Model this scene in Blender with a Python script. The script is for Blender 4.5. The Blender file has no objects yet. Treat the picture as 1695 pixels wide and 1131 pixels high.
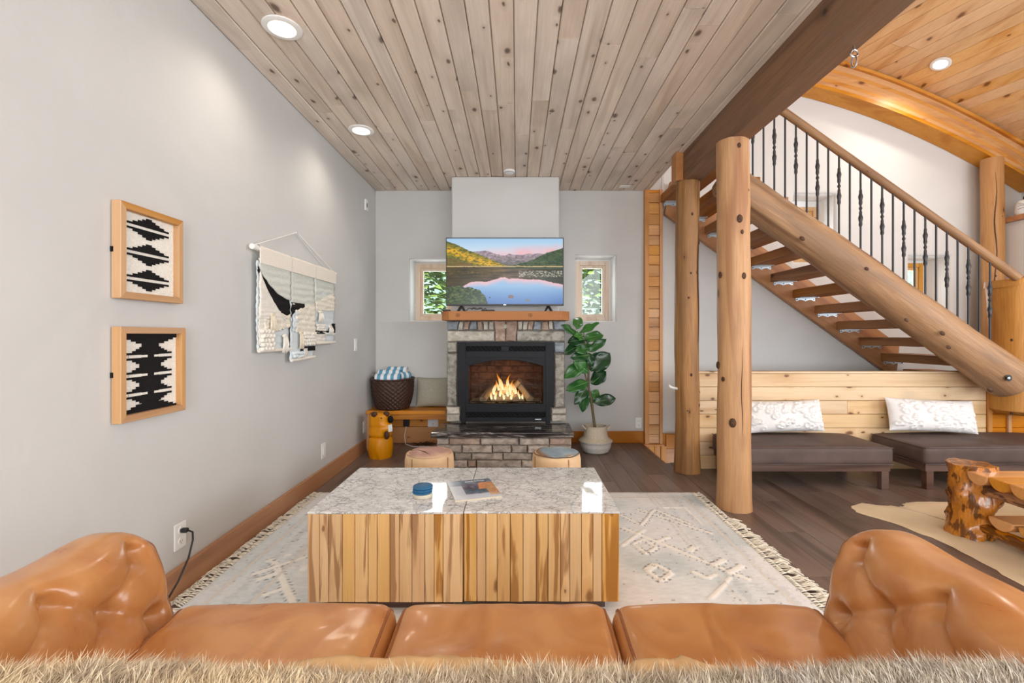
import bpy, bmesh, math, random
import numpy as np
from mathutils import Vector, Matrix, Euler

random.seed(7)
RNG = np.random.default_rng(11)
PI = math.pi
scene = bpy.context.scene
COL = scene.collection

# ------------------------------------------------------------------ camera
F = 760.0            # focal length in pixels of the 1695 x 1131 frame
VX, VY = 855.0, 555.0
HC = 1.15
cam_d = bpy.data.cameras.new('camera')
cam_d.sensor_width = 36.0
cam_d.lens = F / 1695.0 * 36.0
cam_d.shift_x = (847.5 - VX) / 1695.0
cam_d.shift_y = (VY - 565.5) / 1695.0
cam_d.clip_start = 0.02
cam = bpy.data.objects.new('camera', cam_d)
COL.objects.link(cam)
cam.location = (0, 0, HC)
cam.rotation_euler = (PI / 2, 0, 0)
scene.camera = cam

# ------------------------------------------------------------------ light
scene.view_settings.view_transform = 'Standard'
scene.view_settings.look = 'None'
scene.view_settings.gamma = 1.0
scene.view_settings.use_curve_mapping = False
scene.view_settings.exposure = 0.0

world = bpy.data.worlds.new('sky')
scene.world = world
world.use_nodes = True
wn = world.node_tree.nodes
wn.clear()
wo = wn.new('ShaderNodeOutputWorld')
wb = wn.new('ShaderNodeBackground')
wb.inputs['Color'].default_value = (0.80, 0.90, 1.0, 1)
wb.inputs['Strength'].default_value = 2.2
world.node_tree.links.new(wb.outputs[0], wo.inputs[0])


def light(name, kind, loc, rot, power, color=(1, 1, 1), size=1.0, size_y=None, **kw):
    d = bpy.data.lights.new(name, kind)
    d.energy = power
    d.color = color
    if kind == 'AREA':
        d.size = size
        if size_y:
            d.shape = 'RECTANGLE'
            d.size_y = size_y
    for k, v in kw.items():
        setattr(d, k, v)
    o = bpy.data.objects.new(name, d)
    COL.objects.link(o)
    o.location = loc
    o.rotation_euler = rot
    return o


light('sun', 'SUN', (0, -6, 12), (math.radians(28), math.radians(-14), 0), 5.5, (1, 0.95, 0.86), angle=0.02)
# fill lights added in unseen rear wall openings (two); daylight at the right wall
light('fill_rear_left', 'AREA', (-0.15, -2.92, 1.55), (PI / 2, 0, 0), 66, (0.94, 0.97, 1.0), 2.3, 1.9)
light('fill_rear_right', 'AREA', (3.3, -2.92, 1.9), (PI / 2, 0, 0), 125, (0.95, 0.98, 1.0), 3.2, 2.6)
light('daylight_right', 'AREA', (5.32, 1.1, 1.75), (PI / 2, 0, PI / 2), 95, (0.97, 0.98, 1.0), 2.6, 1.9)
# skylight at the four deep-set windows of the back wall
for wx, wz, sx, sz in ((-0.925, 1.635, 0.28, 0.50), (0.863, 1.645, 0.25, 0.53), (3.215, 2.275, 0.23, 0.5), (4.41, 1.64, 0.24, 0.5)):
    light('window_daylight', 'AREA', (wx, 5.275, wz), (-PI / 2, 0, 0), 3.6, (0.95, 0.98, 1.0), sx, sz)
# fill light added behind the camera, aimed up and forward to lift the ceiling
light('ceiling_fill', 'AREA', (0.1, -1.9, 1.1), (math.radians(142), 0, 0), 62, (1.0, 0.985, 0.96), 1.6, 1.2)


# ------------------------------------------------------------------ helpers


def C(r, g, b):
    def f(c):
        c = c / 255.0
        return c / 12.92 if c <= 0.04045 else ((c + 0.055) / 1.055) ** 2.4
    return (f(r), f(g), f(b), 1.0)


def CA(a):
    a = np.asarray(a, float) / 255.0
    return np.where(a <= 0.04045, a / 12.92, ((a + 0.055) / 1.055) ** 2.4)


def at(px, py, Y):
    return Vector(((px - VX) / F * Y, Y, HC - (py - VY) / F * Y))


def fl(px, py, z=0.0):
    Y = (HC - z) * F / (py - VY)
    return Vector(((px - VX) / F * Y, Y, z))


def vnoise(x, y, seed=0):
    """smooth value noise in -1..1 of numpy arrays"""
    xi = np.floor(x).astype(np.int64)
    yi = np.floor(y).astype(np.int64)
    xf = x - xi
    yf = y - yi

    def h(a, b):
        n = (a * 374761393 + b * 668265263 + seed * 974711) & 0x7fffffff
        n = ((n ^ (n >> 13)) * 1274126177) & 0x7fffffff
        n = (n ^ (n >> 16)) & 0xffff
        return n / 32767.5 - 1.0
    u = xf * xf * (3 - 2 * xf)
    v = yf * yf * (3 - 2 * yf)
    return (h(xi, yi) * (1 - u) + h(xi + 1, yi) * u) * (1 - v) + (h(xi, yi + 1) * (1 - u) + h(xi + 1, yi + 1) * u) * v


def fbm(x, y, seed=0, o=4):
    s = 0
    a = 0.5
    for k in range(o):
        s = s + a * vnoise(x * 2 ** k, y * 2 ** k, seed + k * 17)
        a *= 0.5
    return s


class MB:
    """collects vertices and faces of ONE mesh"""

    def __init__(self):
        self.v, self.f, self.c = [], [], []

    def add(self, vs, fs, col=None):
        b = len(self.v)
        self.v.extend([tuple(p) for p in vs])
        self.f.extend([tuple(i + b for i in q) for q in fs])
        if col is not None:
            self.c.extend([tuple(col)] * len(vs) if len(np.shape(col)) == 1 else [tuple(k) for k in col])
        return self

    def box(self, x0, x1, y0, y1, z0, z1, col=None, M=None):
        vs = [Vector((x, y, z)) for z in (z0, z1) for y in (y0, y1) for x in (x0, x1)]
        if M is not None:
            vs = [M @ p for p in vs]
        return self.add(vs, [(0, 2, 3, 1), (4, 5, 7, 6), (0, 1, 5, 4), (2, 6, 7, 3), (0, 4, 6, 2), (1, 3, 7, 5)], col)

    def prism(self, poly, d0, d1, axis='y', col=None):
        """extrude a 2-D polygon: axis y takes (x,z), axis z takes (x,y), axis x takes (y,z)"""
        n = len(poly)

        def P(p, d):
            return {'y': (p[0], d, p[1]), 'z': (p[0], p[1], d), 'x': (d, p[0], p[1])}[axis]
        vs = [P(p, d0) for p in poly] + [P(p, d1) for p in poly]
        fs = [tuple(range(n)), tuple(range(2 * n - 1, n - 1, -1))]
        fs += [(i, i + n, (i + 1) % n + n, (i + 1) % n) for i in range(n)]
        return self.add(vs, fs, col)

    def tube(self, pts, r, seg=8, caps=True, col=None):
        pts = [Vector(p) for p in pts]
        n = len(pts)
        rs = [r] * n if np.isscalar(r) else list(r)
        vs, fs = [], []
        prev = None
        for i, p in enumerate(pts):
            t = (pts[min(i + 1, n - 1)] - pts[max(i - 1, 0)]).normalized()
            if prev is None:
                a = Vector((0, 0, 1)) if abs(t.z) < 0.9 else Vector((1, 0, 0))
                u = t.cross(a).normalized()
            else:
                u = (prev - t * prev.dot(t)).normalized()
            prev = u
            w = t.cross(u)
            for k in range(seg):
                an = 2 * PI * k / seg
                vs.append(p + (u * math.cos(an) + w * math.sin(an)) * rs[i])
        for i in range(n - 1):
            for k in range(seg):
                k2 = (k + 1) % seg
                fs.append((i * seg + k, i * seg + k2, (i + 1) * seg + k2, (i + 1) * seg + k))
        if caps:
            fs.append(tuple(range(seg - 1, -1, -1)))
            fs.append(tuple((n - 1) * seg + k for k in range(seg)))
        return self.add(vs, fs, col)

    def lathe(self, prof, seg=32, c=(0, 0, 0), rfn=None, caps=True, col=None):
        vs, fs = [], []
        n = len(prof)
        for i, (r, z) in enumerate(prof):
            for k in range(seg):
                an = 2 * PI * k / seg
                rr = r if rfn is None else rfn(r, z, an, i)
                vs.append((c[0] + rr * math.cos(an), c[1] + rr * math.sin(an), c[2] + z))
        for i in range(n - 1):
            for k in range(seg):
                k2 = (k + 1) % seg
                fs.append((i * seg + k, i * seg + k2, (i + 1) * seg + k2, (i + 1) * seg + k))
        if caps:
            fs.append(tuple(range(seg - 1, -1, -1)))
            fs.append(tuple((n - 1) * seg + k for k in range(seg)))
        return self.add(vs, fs, col)

    def grid(self, P, closed_u=False, col=None, flip=False):
        """P: array (nu, nv, 3)"""
        nu, nv = P.shape[:2]
        fs = []
        for i in range(nu if closed_u else nu - 1):
            i2 = (i + 1) % nu
            for j in range(nv - 1):
                q = (i * nv + j, i2 * nv + j, i2 * nv + j + 1, i * nv + j + 1)
                fs.append(q[::-1] if flip else q)
        return self.add(P.reshape(-1, 3), fs, None if col is None else np.asarray(col).reshape(-1, 4))

    def blob(self, c, r, seg=10, rings=7, col=None, M=None):
        vs, fs = [], []
        rx, ry, rz = (r, r, r) if np.isscalar(r) else r
        vs.append(Vector((0, 0, -rz)))
        for i in range(1, rings):
            a = -PI / 2 + PI * i / rings
            for k in range(seg):
                b = 2 * PI * k / seg
                vs.append(Vector((rx * math.cos(a) * math.cos(b), ry * math.cos(a) * math.sin(b), rz * math.sin(a))))
        vs.append(Vector((0, 0, rz)))
        for k in range(seg):
            fs.append((0, 1 + (k + 1) % seg, 1 + k))
            fs.append((len(vs) - 1, 1 + (rings - 2) * seg + k, 1 + (rings - 2) * seg + (k + 1) % seg))
        for i in range(rings - 2):
            for k in range(seg):
                k2 = (k + 1) % seg
                fs.append((1 + i * seg + k, 1 + i * seg + k2, 1 + (i + 1) * seg + k2, 1 + (i + 1) * seg + k))
        if M is not None:
            vs = [M @ p for p in vs]
        c = Vector(c)
        return self.add([p + c for p in vs], fs, col)


def mesh_of(name, mb, m, smooth=False, sharp=40):
    me = bpy.data.meshes.new(name)
    me.from_pydata(mb.v, [], mb.f)
    if m is not None:
        me.materials.append(m)
    if mb.c:
        ca = me.color_attributes.new('Col', 'FLOAT_COLOR', 'POINT')
        ca.data.foreach_set('color', np.asarray(mb.c, np.float32).ravel())
    me.update()
    if smooth:
        me.shade_smooth()
        if sharp and sharp < 180:
            me.set_sharp_from_angle(angle=math.radians(sharp))
    return me


def obj(name, mb, m, parent=None, loc=None, rot=None, smooth=False, bev=0.0, seg=2, sharp=40, label=None, kind=None, fix=True):
    me = mb if isinstance(mb, bpy.types.Mesh) else mesh_of(name, mb, m, smooth, sharp)
    if fix and not isinstance(mb, bpy.types.Mesh):
        bm = bmesh.new()
        bm.from_mesh(me)
        bmesh.ops.recalc_face_normals(bm, faces=bm.faces)
        bm.to_mesh(me)
        bm.free()
    o = bpy.data.objects.new(name, me)
    COL.objects.link(o)
    if parent is not None:
        o.parent = parent
    if loc is not None:
        o.location = loc
    if rot is not None:
        o.rotation_euler = rot
    if bev:
        b = o.modifiers.new('bevel', 'BEVEL')
        b.width = bev
        b.segments = seg
        b.limit_method = 'ANGLE'
        b.angle_limit = math.radians(38)
    if label:
        o['label'] = label
    if kind:
        o['kind'] = kind
    return o


def tag(o, label, cat, group=None):
    o['label'] = label
    o['category'] = cat
    if group:
        o['group'] = group
    return o


def thing(name, label, cat, loc=(0, 0, 0), rotz=0.0, group=None):
    o = bpy.data.objects.new(name, None)
    o.empty_display_size = 0.05
    COL.objects.link(o)
    o.location = loc
    o.rotation_euler = (0, 0, rotz)
    return tag(o, label, cat, group)


def struct(name, mb, m, **kw):
    return obj(name, mb, m, kind='structure', **kw)


def struct_empty(name, loc=(0, 0, 0)):
    o = bpy.data.objects.new(name, None)
    o.empty_display_size = 0.05
    COL.objects.link(o)
    o.location = loc
    o['kind'] = 'structure'
    return o


def copy_tree(o, parent=None):
    c = o.copy()
    COL.objects.link(c)
    if parent is not None:
        c.parent = parent
    for ch in list(o.children):
        copy_tree(ch, c)
    return c


def soft_box(hx, hy, hz, r, n=(20, 20, 8), fn=None):
    """rounded box as one closed mesh; fn(P, N) may displace the points"""
    pts, idx, fs = [], {}, []

    def par(h, m):
        a = np.linspace(-1, 1, m + 1)
        a = np.sign(a) * (1 - (1 - np.abs(a)) ** 1.25)
        return a * h
    gx, gy, gz = par(hx, n[0]), par(hy, n[1]), par(hz, n[2])

    def vid(i, j, k):
        key = (i, j, k)
        if key not in idx:
            idx[key] = len(pts)
            pts.append((gx[i], gy[j], gz[k]))
        return idx[key]
    nx, ny, nz = n
    for i in range(nx):
        for j in range(ny):
            fs.append((vid(i, j, 0), vid(i, j + 1, 0), vid(i + 1, j + 1, 0), vid(i + 1, j, 0)))
            fs.append((vid(i, j, nz), vid(i + 1, j, nz), vid(i + 1, j + 1, nz), vid(i, j + 1, nz)))
    for i in range(nx):
        for k in range(nz):
            fs.append((vid(i, 0, k), vid(i + 1, 0, k), vid(i + 1, 0, k + 1), vid(i, 0, k + 1)))
            fs.append((vid(i, ny, k), vid(i, ny, k + 1), vid(i + 1, ny, k + 1), vid(i + 1, ny, k)))
    for j in range(ny):
        for k in range(nz):
            fs.append((vid(0, j, k), vid(0, j, k + 1), vid(0, j + 1, k + 1), vid(0, j + 1, k)))
            fs.append((vid(nx, j, k), vid(nx, j + 1, k), vid(nx, j + 1, k + 1), vid(nx, j, k + 1)))
    P = np.array(pts)
    h = np.array([hx, hy, hz])
    q = np.clip(P, -(h - r), h - r)
    d = P - q
    L = np.linalg.norm(d, axis=1, keepdims=True)
    N = d / np.maximum(L, 1e-9)
    P = q + N * r
    if fn is not None:
        P = fn(P, N)
    return MB().add(P, fs)


def pillow_mb(w, h, t, n=26, bump=None, corner=0.06):
    """pinched pillow in the x-z plane, thickness along y, base at z = 0"""
    mb = MB()
    u = np.linspace(-1, 1, n)
    U, V = np.meshgrid(u, u, indexing='ij')
    prof = ((1 - np.abs(U) ** 3.2) * (1 - np.abs(V) ** 3.0)) ** 0.55
    X = U * w / 2 * (1 - corner * (1 - V ** 2) * 0.6 * np.abs(U) ** 3)
    Z = V * h / 2 * (1 - corner * (1 - U ** 2) * 1.0 * np.abs(V) ** 3)
    for s in (-1, 1):
        Y = s * t / 2 * prof
        if bump is not None and s < 0:
            Y = Y - bump(X, Z) * prof ** 0.5
        mb.grid(np.stack([X, Y, Z + h / 2], -1), flip=s > 0)
    return mb


def log_mb(L, r0, r1, seg=28, n=24, wob=0.03, seed=0, bend=0.0, flare=0.0, cap_round=0.0):
    """peeled log along +z from 0 to L"""
    z = np.linspace(0, L, n)
    th = np.linspace(0, 2 * PI, seg, endpoint=False)
    Z, T = np.meshgrid(z, th, indexing='ij')
    t = Z / L
    R = r0 + (r1 - r0) * t + flare * np.exp(-Z / 0.18)
    R = R * (1 + wob * fbm(np.cos(T) * 1.5 + 5, Z * 2.2 + np.sin(T) * 1.5, seed, 3) * 2
             + wob * 0.6 * vnoise(np.cos(T) * 3 + 9, Z * 6 + np.sin(T) * 3, seed + 5))
    if cap_round:
        e = np.minimum(Z, L - Z) / cap_round
        R = R * np.where(e < 1, np.sqrt(np.clip(1 - (1 - e) ** 2 * 0.45, 0, 1)), 1)
    ox = bend * np.sin(t * PI) + wob * r0 * 1.2 * vnoise(Z * 1.7, Z * 0 + seed, seed + 3)
    oy = wob * r0 * 1.2 * vnoise(Z * 1.7, Z * 0 + seed + 9, seed + 4)
    P = np.stack([R * np.cos(T) + ox, R * np.sin(T) + oy, Z], -1)
    mb = MB()
    vs = P.reshape(-1, 3)
    fs = []
    for i in range(n - 1):
        for k in range(seg):
            k2 = (k + 1) % seg
            fs.append((i * seg + k, i * seg + k2, (i + 1) * seg + k2, (i + 1) * seg + k))
    fs.append(tuple(range(seg - 1, -1, -1)))
    fs.append(tuple((n - 1) * seg + k for k in range(seg)))
    mb.add(vs, fs)
    return mb


# ------------------------------------------------------------------ materials
class G:
    def __init__(self, name):
        self.m = bpy.data.materials.new(name)
        self.m.use_nodes = True
        self.t = self.m.node_tree
        self.t.nodes.clear()
        self.out = self.n('ShaderNodeOutputMaterial')
        self.p = self.n('ShaderNodeBsdfPrincipled')
        self.l(self.p.outputs[0], self.out.inputs[0])

    def n(self, typ, **kw):
        x = self.t.nodes.new(typ)
        for k, v in kw.items():
            if k in x.inputs:
                self.set(x.inputs[k], v)
            else:
                setattr(x, k, v)
        return x

    def set(self, s, v):
        if isinstance(v, bpy.types.NodeSocket):
            self.l(v, s)
        else:
            s.default_value = v

    def l(self, a, b):
        self.t.links.new(a, b)

    def math(self, op, a, b=0.0, c=None):
        x = self.n('ShaderNodeMath', operation=op)
        self.set(x.inputs[0], a)
        self.set(x.inputs[1], b)
        if c is not None:
            self.set(x.inputs[2], c)
        return x.outputs[0]

    def ramp(self, fac, stops, interp='LINEAR'):
        x = self.n('ShaderNodeValToRGB')
        x.color_ramp.interpolation = interp
        e = x.color_ramp.elements
        while len(e) < len(stops):
            e.new(0.5)
        for k, (p, c) in enumerate(stops):
            e[k].position = p
            e[k].color = c if len(c) == 4 else (*c, 1)
        self.l(fac, x.inputs[0])
        return x.outputs[0]

    def mix(self, fac, a, b, mode='MIX'):
        x = self.n('ShaderNodeMix', data_type='RGBA', blend_type=mode)
        self.set(x.inputs[0], fac)
        self.set(x.inputs[6], a)
        self.set(x.inputs[7], b)
        return x.outputs[2]

    def coords(self, scale=(1, 1, 1), rnd=0.0, kind='Object'):
        tc = self.n('ShaderNodeTexCoord').outputs[kind]
        if rnd:
            oi = self.n('ShaderNodeObjectInfo').outputs['Random']
            v = self.n('ShaderNodeVectorMath', operation='MULTIPLY_ADD')
            cx = self.n('ShaderNodeCombineXYZ')
            for k in range(3):
                self.l(oi, cx.inputs[k])
            self.l(cx.outputs[0], v.inputs[0])
            v.inputs[1].default_value = (rnd, rnd * 1.7, rnd * 0.9)
            self.l(tc, v.inputs[2])
            tc = v.outputs[0]
        mp = self.n('ShaderNodeMapping')
        mp.inputs['Scale'].default_value = scale
        self.l(tc, mp.inputs[0])
        return mp.outputs[0]

    def noise(self, vec, scale=1.0, detail=4.0, dist=0.0, rough=0.5):
        x = self.n('ShaderNodeTexNoise')
        x.inputs['Scale'].default_value = scale
        x.inputs['Detail'].default_value = detail
        x.inputs['Distortion'].default_value = dist
        x.inputs['Roughness'].default_value = rough
        self.l(vec, x.inputs['Vector'])
        return x.outputs[0]

    def bump(self, h, strength=0.2, dist=0.01):
        b = self.n('ShaderNodeBump')
        b.inputs['Strength'].default_value = strength
        b.inputs['Distance'].default_value = dist
        self.l(h, b.inputs['Height'])
        self.l(b.outputs[0], self.p.inputs['Normal'])

    def fin(self, col=None, rough=0.5, spec=0.5, metal=0.0, coat=0.0):
        if col is not None:
            self.set(self.p.inputs['Base Color'], col)
        self.set(self.p.inputs['Roughness'], rough)
        self.p.inputs['Specular IOR Level'].default_value = spec
        self.p.inputs['Metallic'].default_value = metal
        self.p.inputs['Coat Weight'].default_value = coat
        self.p.inputs['Coat Roughness'].default_value = 0.12
        return self.m


def plain(name, c, rough=0.5, spec=0.5, metal=0.0, var=0.06, scale=20, bump=0.0, coat=0.0):
    g = G(name)
    n = g.noise(g.coords((scale,) * 3, 3.0), 1.0, 4)
    lo = tuple(x * (1 - var) for x in c[:3])
    hi = tuple(min(1, x * (1 + var)) for x in c[:3])
    col = g.ramp(n, [(0.3, lo), (0.7, hi)])
    if bump:
        g.bump(n, bump, 0.004)
    return g.fin(col, rough, spec, metal, coat)


def wood(name, light_c, dark_c, knot_c=None, axis='z', s=9.0, thr=1.0, kscale=5.0, rough=0.5, var=0.16, coat=0.0, spec=0.4, streak=0.5, bump=0.12, rnd=13.0, stain=None, across=None, kon=None, stain_s=(3.0, 0.9), stain_r=(0.50, 0.68), stain_f=0.65):
    g = G(name)
    k = {'x': 0, 'y': 1, 'z': 2}[axis]

    def sc(a, b):
        v = [a, a, a]
        v[k] = b
        return tuple(v)
    n1 = g.noise(g.coords(sc(s, s * 0.07), rnd), 1.0, 5, 0.8)
    rings = g.math('PINGPONG', g.math('MULTIPLY', n1, 9.0), 1.0)
    fine = g.noise(g.coords(sc(s * 14, s * 0.45), rnd), 1.0, 3, 0.2)
    col = g.ramp(n1, [(0.30, dark_c), (0.52, light_c), (0.75, light_c)])
    col = g.mix(g.math('MULTIPLY', rings, 0.28 * streak), col, dark_c)
    col = g.mix(g.math('MULTIPLY', g.ramp(fine, [(0.42, (1, 1, 1)), (0.60, (0, 0, 0))]), 0.35 * streak), col, dark_c)
    if stain is not None:
        n3 = g.noise(g.coords(sc(*stain_s), rnd), 1.0, 3, 0.5)
        col = g.mix(g.math('MULTIPLY', g.ramp(n3, [(stain_r[0], (0, 0, 0)), (stain_r[1], (1, 1, 1))]), stain_f), col, stain)
    if knot_c is not None:
        vo = g.n('ShaderNodeTexVoronoi')
        vo.inputs['Scale'].default_value = 1.0
        wob = g.noise(g.coords((16, 16, 16), rnd), 1.0, 3)
        if across is not None:
            # flat boards: knots laid out in the plane of the face
            vo.voronoi_dimensions = '2D'
            sx = g.n('ShaderNodeSeparateXYZ')
            g.l(g.coords((1, 1, 1), rnd), sx.inputs[0])
            ac = g.math('MULTIPLY', sx.outputs['xyz'.index(across)], kscale)
            al = g.math('MULTIPLY', sx.outputs[k], kscale * 0.55)
            vec = g.n('ShaderNodeCombineXYZ')
            g.l(ac, vec.inputs[0])
            g.l(al, vec.inputs[1])
            vec = vec.outputs[0]
        else:
            vec = g.coords(sc(kscale, kscale * 0.42), rnd)
        va = g.n('ShaderNodeVectorMath', operation='ADD')
        g.l(vec, va.inputs[0])
        cx = g.n('ShaderNodeCombineXYZ')
        for q in range(3):
            g.l(g.math('MULTIPLY', wob, 0.16), cx.inputs[q])
        g.l(cx.outputs[0], va.inputs[1])
        g.l(va.outputs[0], vo.inputs['Vector'])
        sep = g.n('ShaderNodeSeparateColor')
        g.l(vo.outputs['Color'], sep.inputs[0])
        on = g.math('GREATER_THAN', sep.outputs[0], thr)
        size = g.math('MULTIPLY_ADD', g.math('POWER', sep.outputs[1], 2.0), 0.13, 0.055)
        d = g.math('DIVIDE', vo.outputs['Distance'], size)
        core = g.ramp(d, [(0.45, (1, 1, 1)), (1.0, (0, 0, 0))])
        halo = g.ramp(g.math('MULTIPLY', d, 0.33), [(0.25, (0.6,) * 3), (1.0, (0, 0, 0))])
        col = g.mix(g.math('MULTIPLY', halo, on), col, dark_c)
        col = g.mix(g.math('MULTIPLY', g.math('MULTIPLY', core, on), 0.88), col, knot_c)
    oi = g.n('ShaderNodeObjectInfo').outputs['Random']
    hsv = g.n('ShaderNodeHueSaturation')
    g.l(g.math('MULTIPLY_ADD', oi, 2 * var, 1 - var), hsv.inputs['Value'])
    r2 = g.math('FRACT', g.math('MULTIPLY', oi, 7.31))
    g.l(g.math('MULTIPLY_ADD', r2, 0.3, 0.85), hsv.inputs['Saturation'])
    g.l(col, hsv.inputs['Color'])
    g.bump(fine, bump, 0.003)
    return g.fin(hsv.outputs[0], rough, spec, coat=coat)


def attr_mat(name, rough=0.8, spec=0.2, emit=0.0, noise_bump=0.0, bscale=200, coat=0.0):
    g = G(name)
    a = g.n('ShaderNodeAttribute', attribute_name='Col').outputs['Color']
    if emit:
        g.l(a, g.p.inputs['Emission Color'])
        g.p.inputs['Emission Strength'].default_value = emit
        return g.fin((0.01, 0.01, 0.01, 1), rough, spec)
    if noise_bump:
        g.bump(g.noise(g.coords((bscale,) * 3), 1.0, 3), noise_bump, 0.003)
    return g.fin(a, rough, spec, coat=coat)


def plaster(name, c):
    g = G(name)
    n = g.noise(g.coords((0.9, 0.9, 1.3)), 1.0, 6, 1.2)
    n2 = g.noise(g.coords((7, 7, 7)), 1.0, 5, 0.8)
    lo = tuple(x * 0.95 for x in c[:3])
    col = g.ramp(n, [(0.35, lo), (0.65, c)])
    h = g.math('ADD', g.math('MULTIPLY', n, 0.7), g.math('MULTIPLY', n2, 0.3))
    g.bump(h, 0.28, 0.03)
    return g.fin(col, 0.75, 0.25)


def leather(name, c1, c2, rough=0.3):
    g = G(name)
    n = g.noise(g.coords((5, 5, 5), 2.0), 1.0, 6, 1.5)
    fine = g.noise(g.coords((160, 160, 160)), 1.0, 3)
    crease = g.noise(g.coords((14, 14, 14), 2.0), 1.0, 4, 2.0)
    col = g.ramp(n, [(0.32, c2), (0.62, c1)])
    h = g.math('ADD', g.math('MULTIPLY', fine, 0.15), g.math('MULTIPLY', crease, 0.6))
    g.bump(h, 0.12, 0.006)
    rr = g.math('MULTIPLY_ADD', n, 0.22, rough - 0.1)
    return g.fin(col, rr, 0.6, coat=0.22)


def stone(name, c, c2, bump=0.5, s=14):
    g = G(name)
    n = g.noise(g.coords((s, s, s * 1.4), 21.0), 1.0, 7, 0.6, 0.62)
    col = g.ramp(n, [(0.32, c2), (0.55, c), (0.72, tuple(min(1, x * 1.25) for x in c[:3]))])
    oi = g.n('ShaderNodeObjectInfo').outputs['Random']
    hsv = g.n('ShaderNodeHueSaturation')
    g.l(g.math('MULTIPLY_ADD', oi, 0.3, 0.85), hsv.inputs['Value'])
    g.l(col, hsv.inputs['Color'])
    g.bump(n, bump, 0.012)
    return g.fin(hsv.outputs[0], 0.8, 0.3)


def glass_mat(name, tint=(1, 1, 1, 1)):
    g = G(name)
    g.t.nodes.remove(g.p)
    tr = g.n('ShaderNodeBsdfTransparent')
    tr.inputs[0].default_value = tint
    gl = g.n('ShaderNodeBsdfGlossy')
    gl.inputs['Roughness'].default_value = 0.01
    fr = g.n('ShaderNodeFresnel')
    fr.inputs[0].default_value = 1.45
    mx = g.n('ShaderNodeMixShader')
    g.l(fr.outputs[0], mx.inputs[0])
    g.l(tr.outputs[0], mx.inputs[1])
    g.l(gl.outputs[0], mx.inputs[2])
    g.l(mx.outputs[0], g.out.inputs[0])
    return g.m


M = {}
M['plaster'] = plaster('grey plaster', C(206, 205, 203))
M['plaster_white'] = plaster('white plaster', C(224, 224, 223))
M['ceil'] = wood('whitewashed pine', C(236, 222, 207), C(202, 184, 166), C(92, 74, 62), 'y', 9, 0.66, 8, 0.6, 0.06, stain=C(190, 176, 160), across='x', streak=0.7)
M['vault'] = wood('honey pine', C(234, 190, 136), C(206, 150, 94), C(110, 64, 34), 'y', 8, 0.68, 7, 0.5, 0.06, across='x', streak=0.7)
M['beam'] = wood('dark beam wood', C(142, 106, 78), C(92, 66, 48), C(50, 32, 22), 'y', 9, 0.7, 4, 0.55, 0.04, stain=C(116, 98, 84), across='z', streak=0.9)
M['arch'] = wood('laminated arch wood', C(222, 164, 98), C(190, 126, 66), C(112, 62, 28), 'x', 6, 0.72, 6, 0.42, 0.05, across='z')
M['log'] = wood('peeled log', C(206, 154, 92), C(160, 104, 54), C(74, 46, 30), 'z', 9, 0.72, 9, 0.5, 0.04, bump=0.3, streak=0.9)
M['log_grey'] = wood('weathered log', C(190, 148, 104), C(120, 84, 56), C(62, 40, 28), 'z', 10, 0.75, 7, 0.55, 0.03, bump=0.45, stain=C(130, 100, 74), streak=1.0, stain_s=(9, 1.2), stain_r=(0.46, 0.62))
M['reveal'] = plaster('white reveal', C(238, 238, 237))
M['knot'] = plain('dark knot', C(76, 50, 34), 0.6, 0.3, var=0.5, scale=90)
M['tread'] = wood('tread wood', C(176, 122, 72), C(128, 82, 46), C(70, 40, 24), 'y', 8, 0.7, 4, 0.5, 0.08)
M['stringer'] = wood('stringer board', C(196, 136, 76), C(160, 100, 50), C(90, 52, 28), 'x', 7, 0.75, 4, 0.5, 0.05)
M['trim'] = wood('oak trim', C(190, 130, 76), C(158, 100, 52), C(90, 50, 26), 'y', 7, 0.85, 3, 0.42, 0.05)
M['trim_x'] = wood('oak trim crosswise', C(196, 132, 70), C(160, 98, 46), C(90, 50, 26), 'x', 7, 0.85, 3, 0.42, 0.05)
M['column'] = wood('cedar blocks', C(214, 160, 100), C(180, 120, 64), C(80, 46, 26), 'x', 10, 0.6, 7, 0.5, 0.14)
M['column_z'] = wood('cedar stile', C(206, 146, 82), C(176, 116, 58), C(80, 46, 26), 'z', 9, 0.9, 7, 0.5, 0.05)
M['wainscot'] = wood('knotty pine board', C(234, 206, 166), C(208, 166, 116), C(104, 60, 36), 'x', 7, 0.55, 8, 0.5, 0.06, across='z', stain=C(186, 168, 140), stain_r=(0.58, 0.7))
M['wainscot_orange'] = wood('orange pine board', C(204, 134, 66), C(168, 100, 40), C(90, 50, 24), 'x', 7, 0.6, 8, 0.45, 0.08, across='z')
M['bench'] = wood('bench pine', C(214, 148, 76), C(182, 112, 48), C(96, 54, 26), 'x', 7, 0.6, 8, 0.4, 0.07, across='z')
M['mantel'] = wood('mantel timber', C(182, 110, 20), C(150, 82, 10), C(110, 58, 20), 'x', 5, 0.8, 4, 0.65, 0.02, spec=0.2)
M['frame'] = wood('frame oak', C(204, 158, 108), C(176, 124, 74), None, 'z', 10, rough=0.5, var=0.06)
M['frame_y'] = wood('frame oak across', C(200, 154, 106), C(172, 122, 74), None, 'y', 10, rough=0.5, var=0.06)
M['win'] = wood('window wood', C(228, 206, 184), C(206, 176, 148), None, 'z', 10, rough=0.5, var=0.04)
M['win2'] = wood('golden window wood', C(222, 174, 112), C(196, 140, 76), None, 'z', 10, rough=0.5, var=0.04)
M['floor'] = wood('dark laminate', C(132, 114, 105), C(86, 71, 65), C(52, 40, 36), 'y', 7, 0.93, 3, 0.36, 0.12, streak=0.9, bump=0.06, stain=C(140, 122, 114), spec=0.45)
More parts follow.
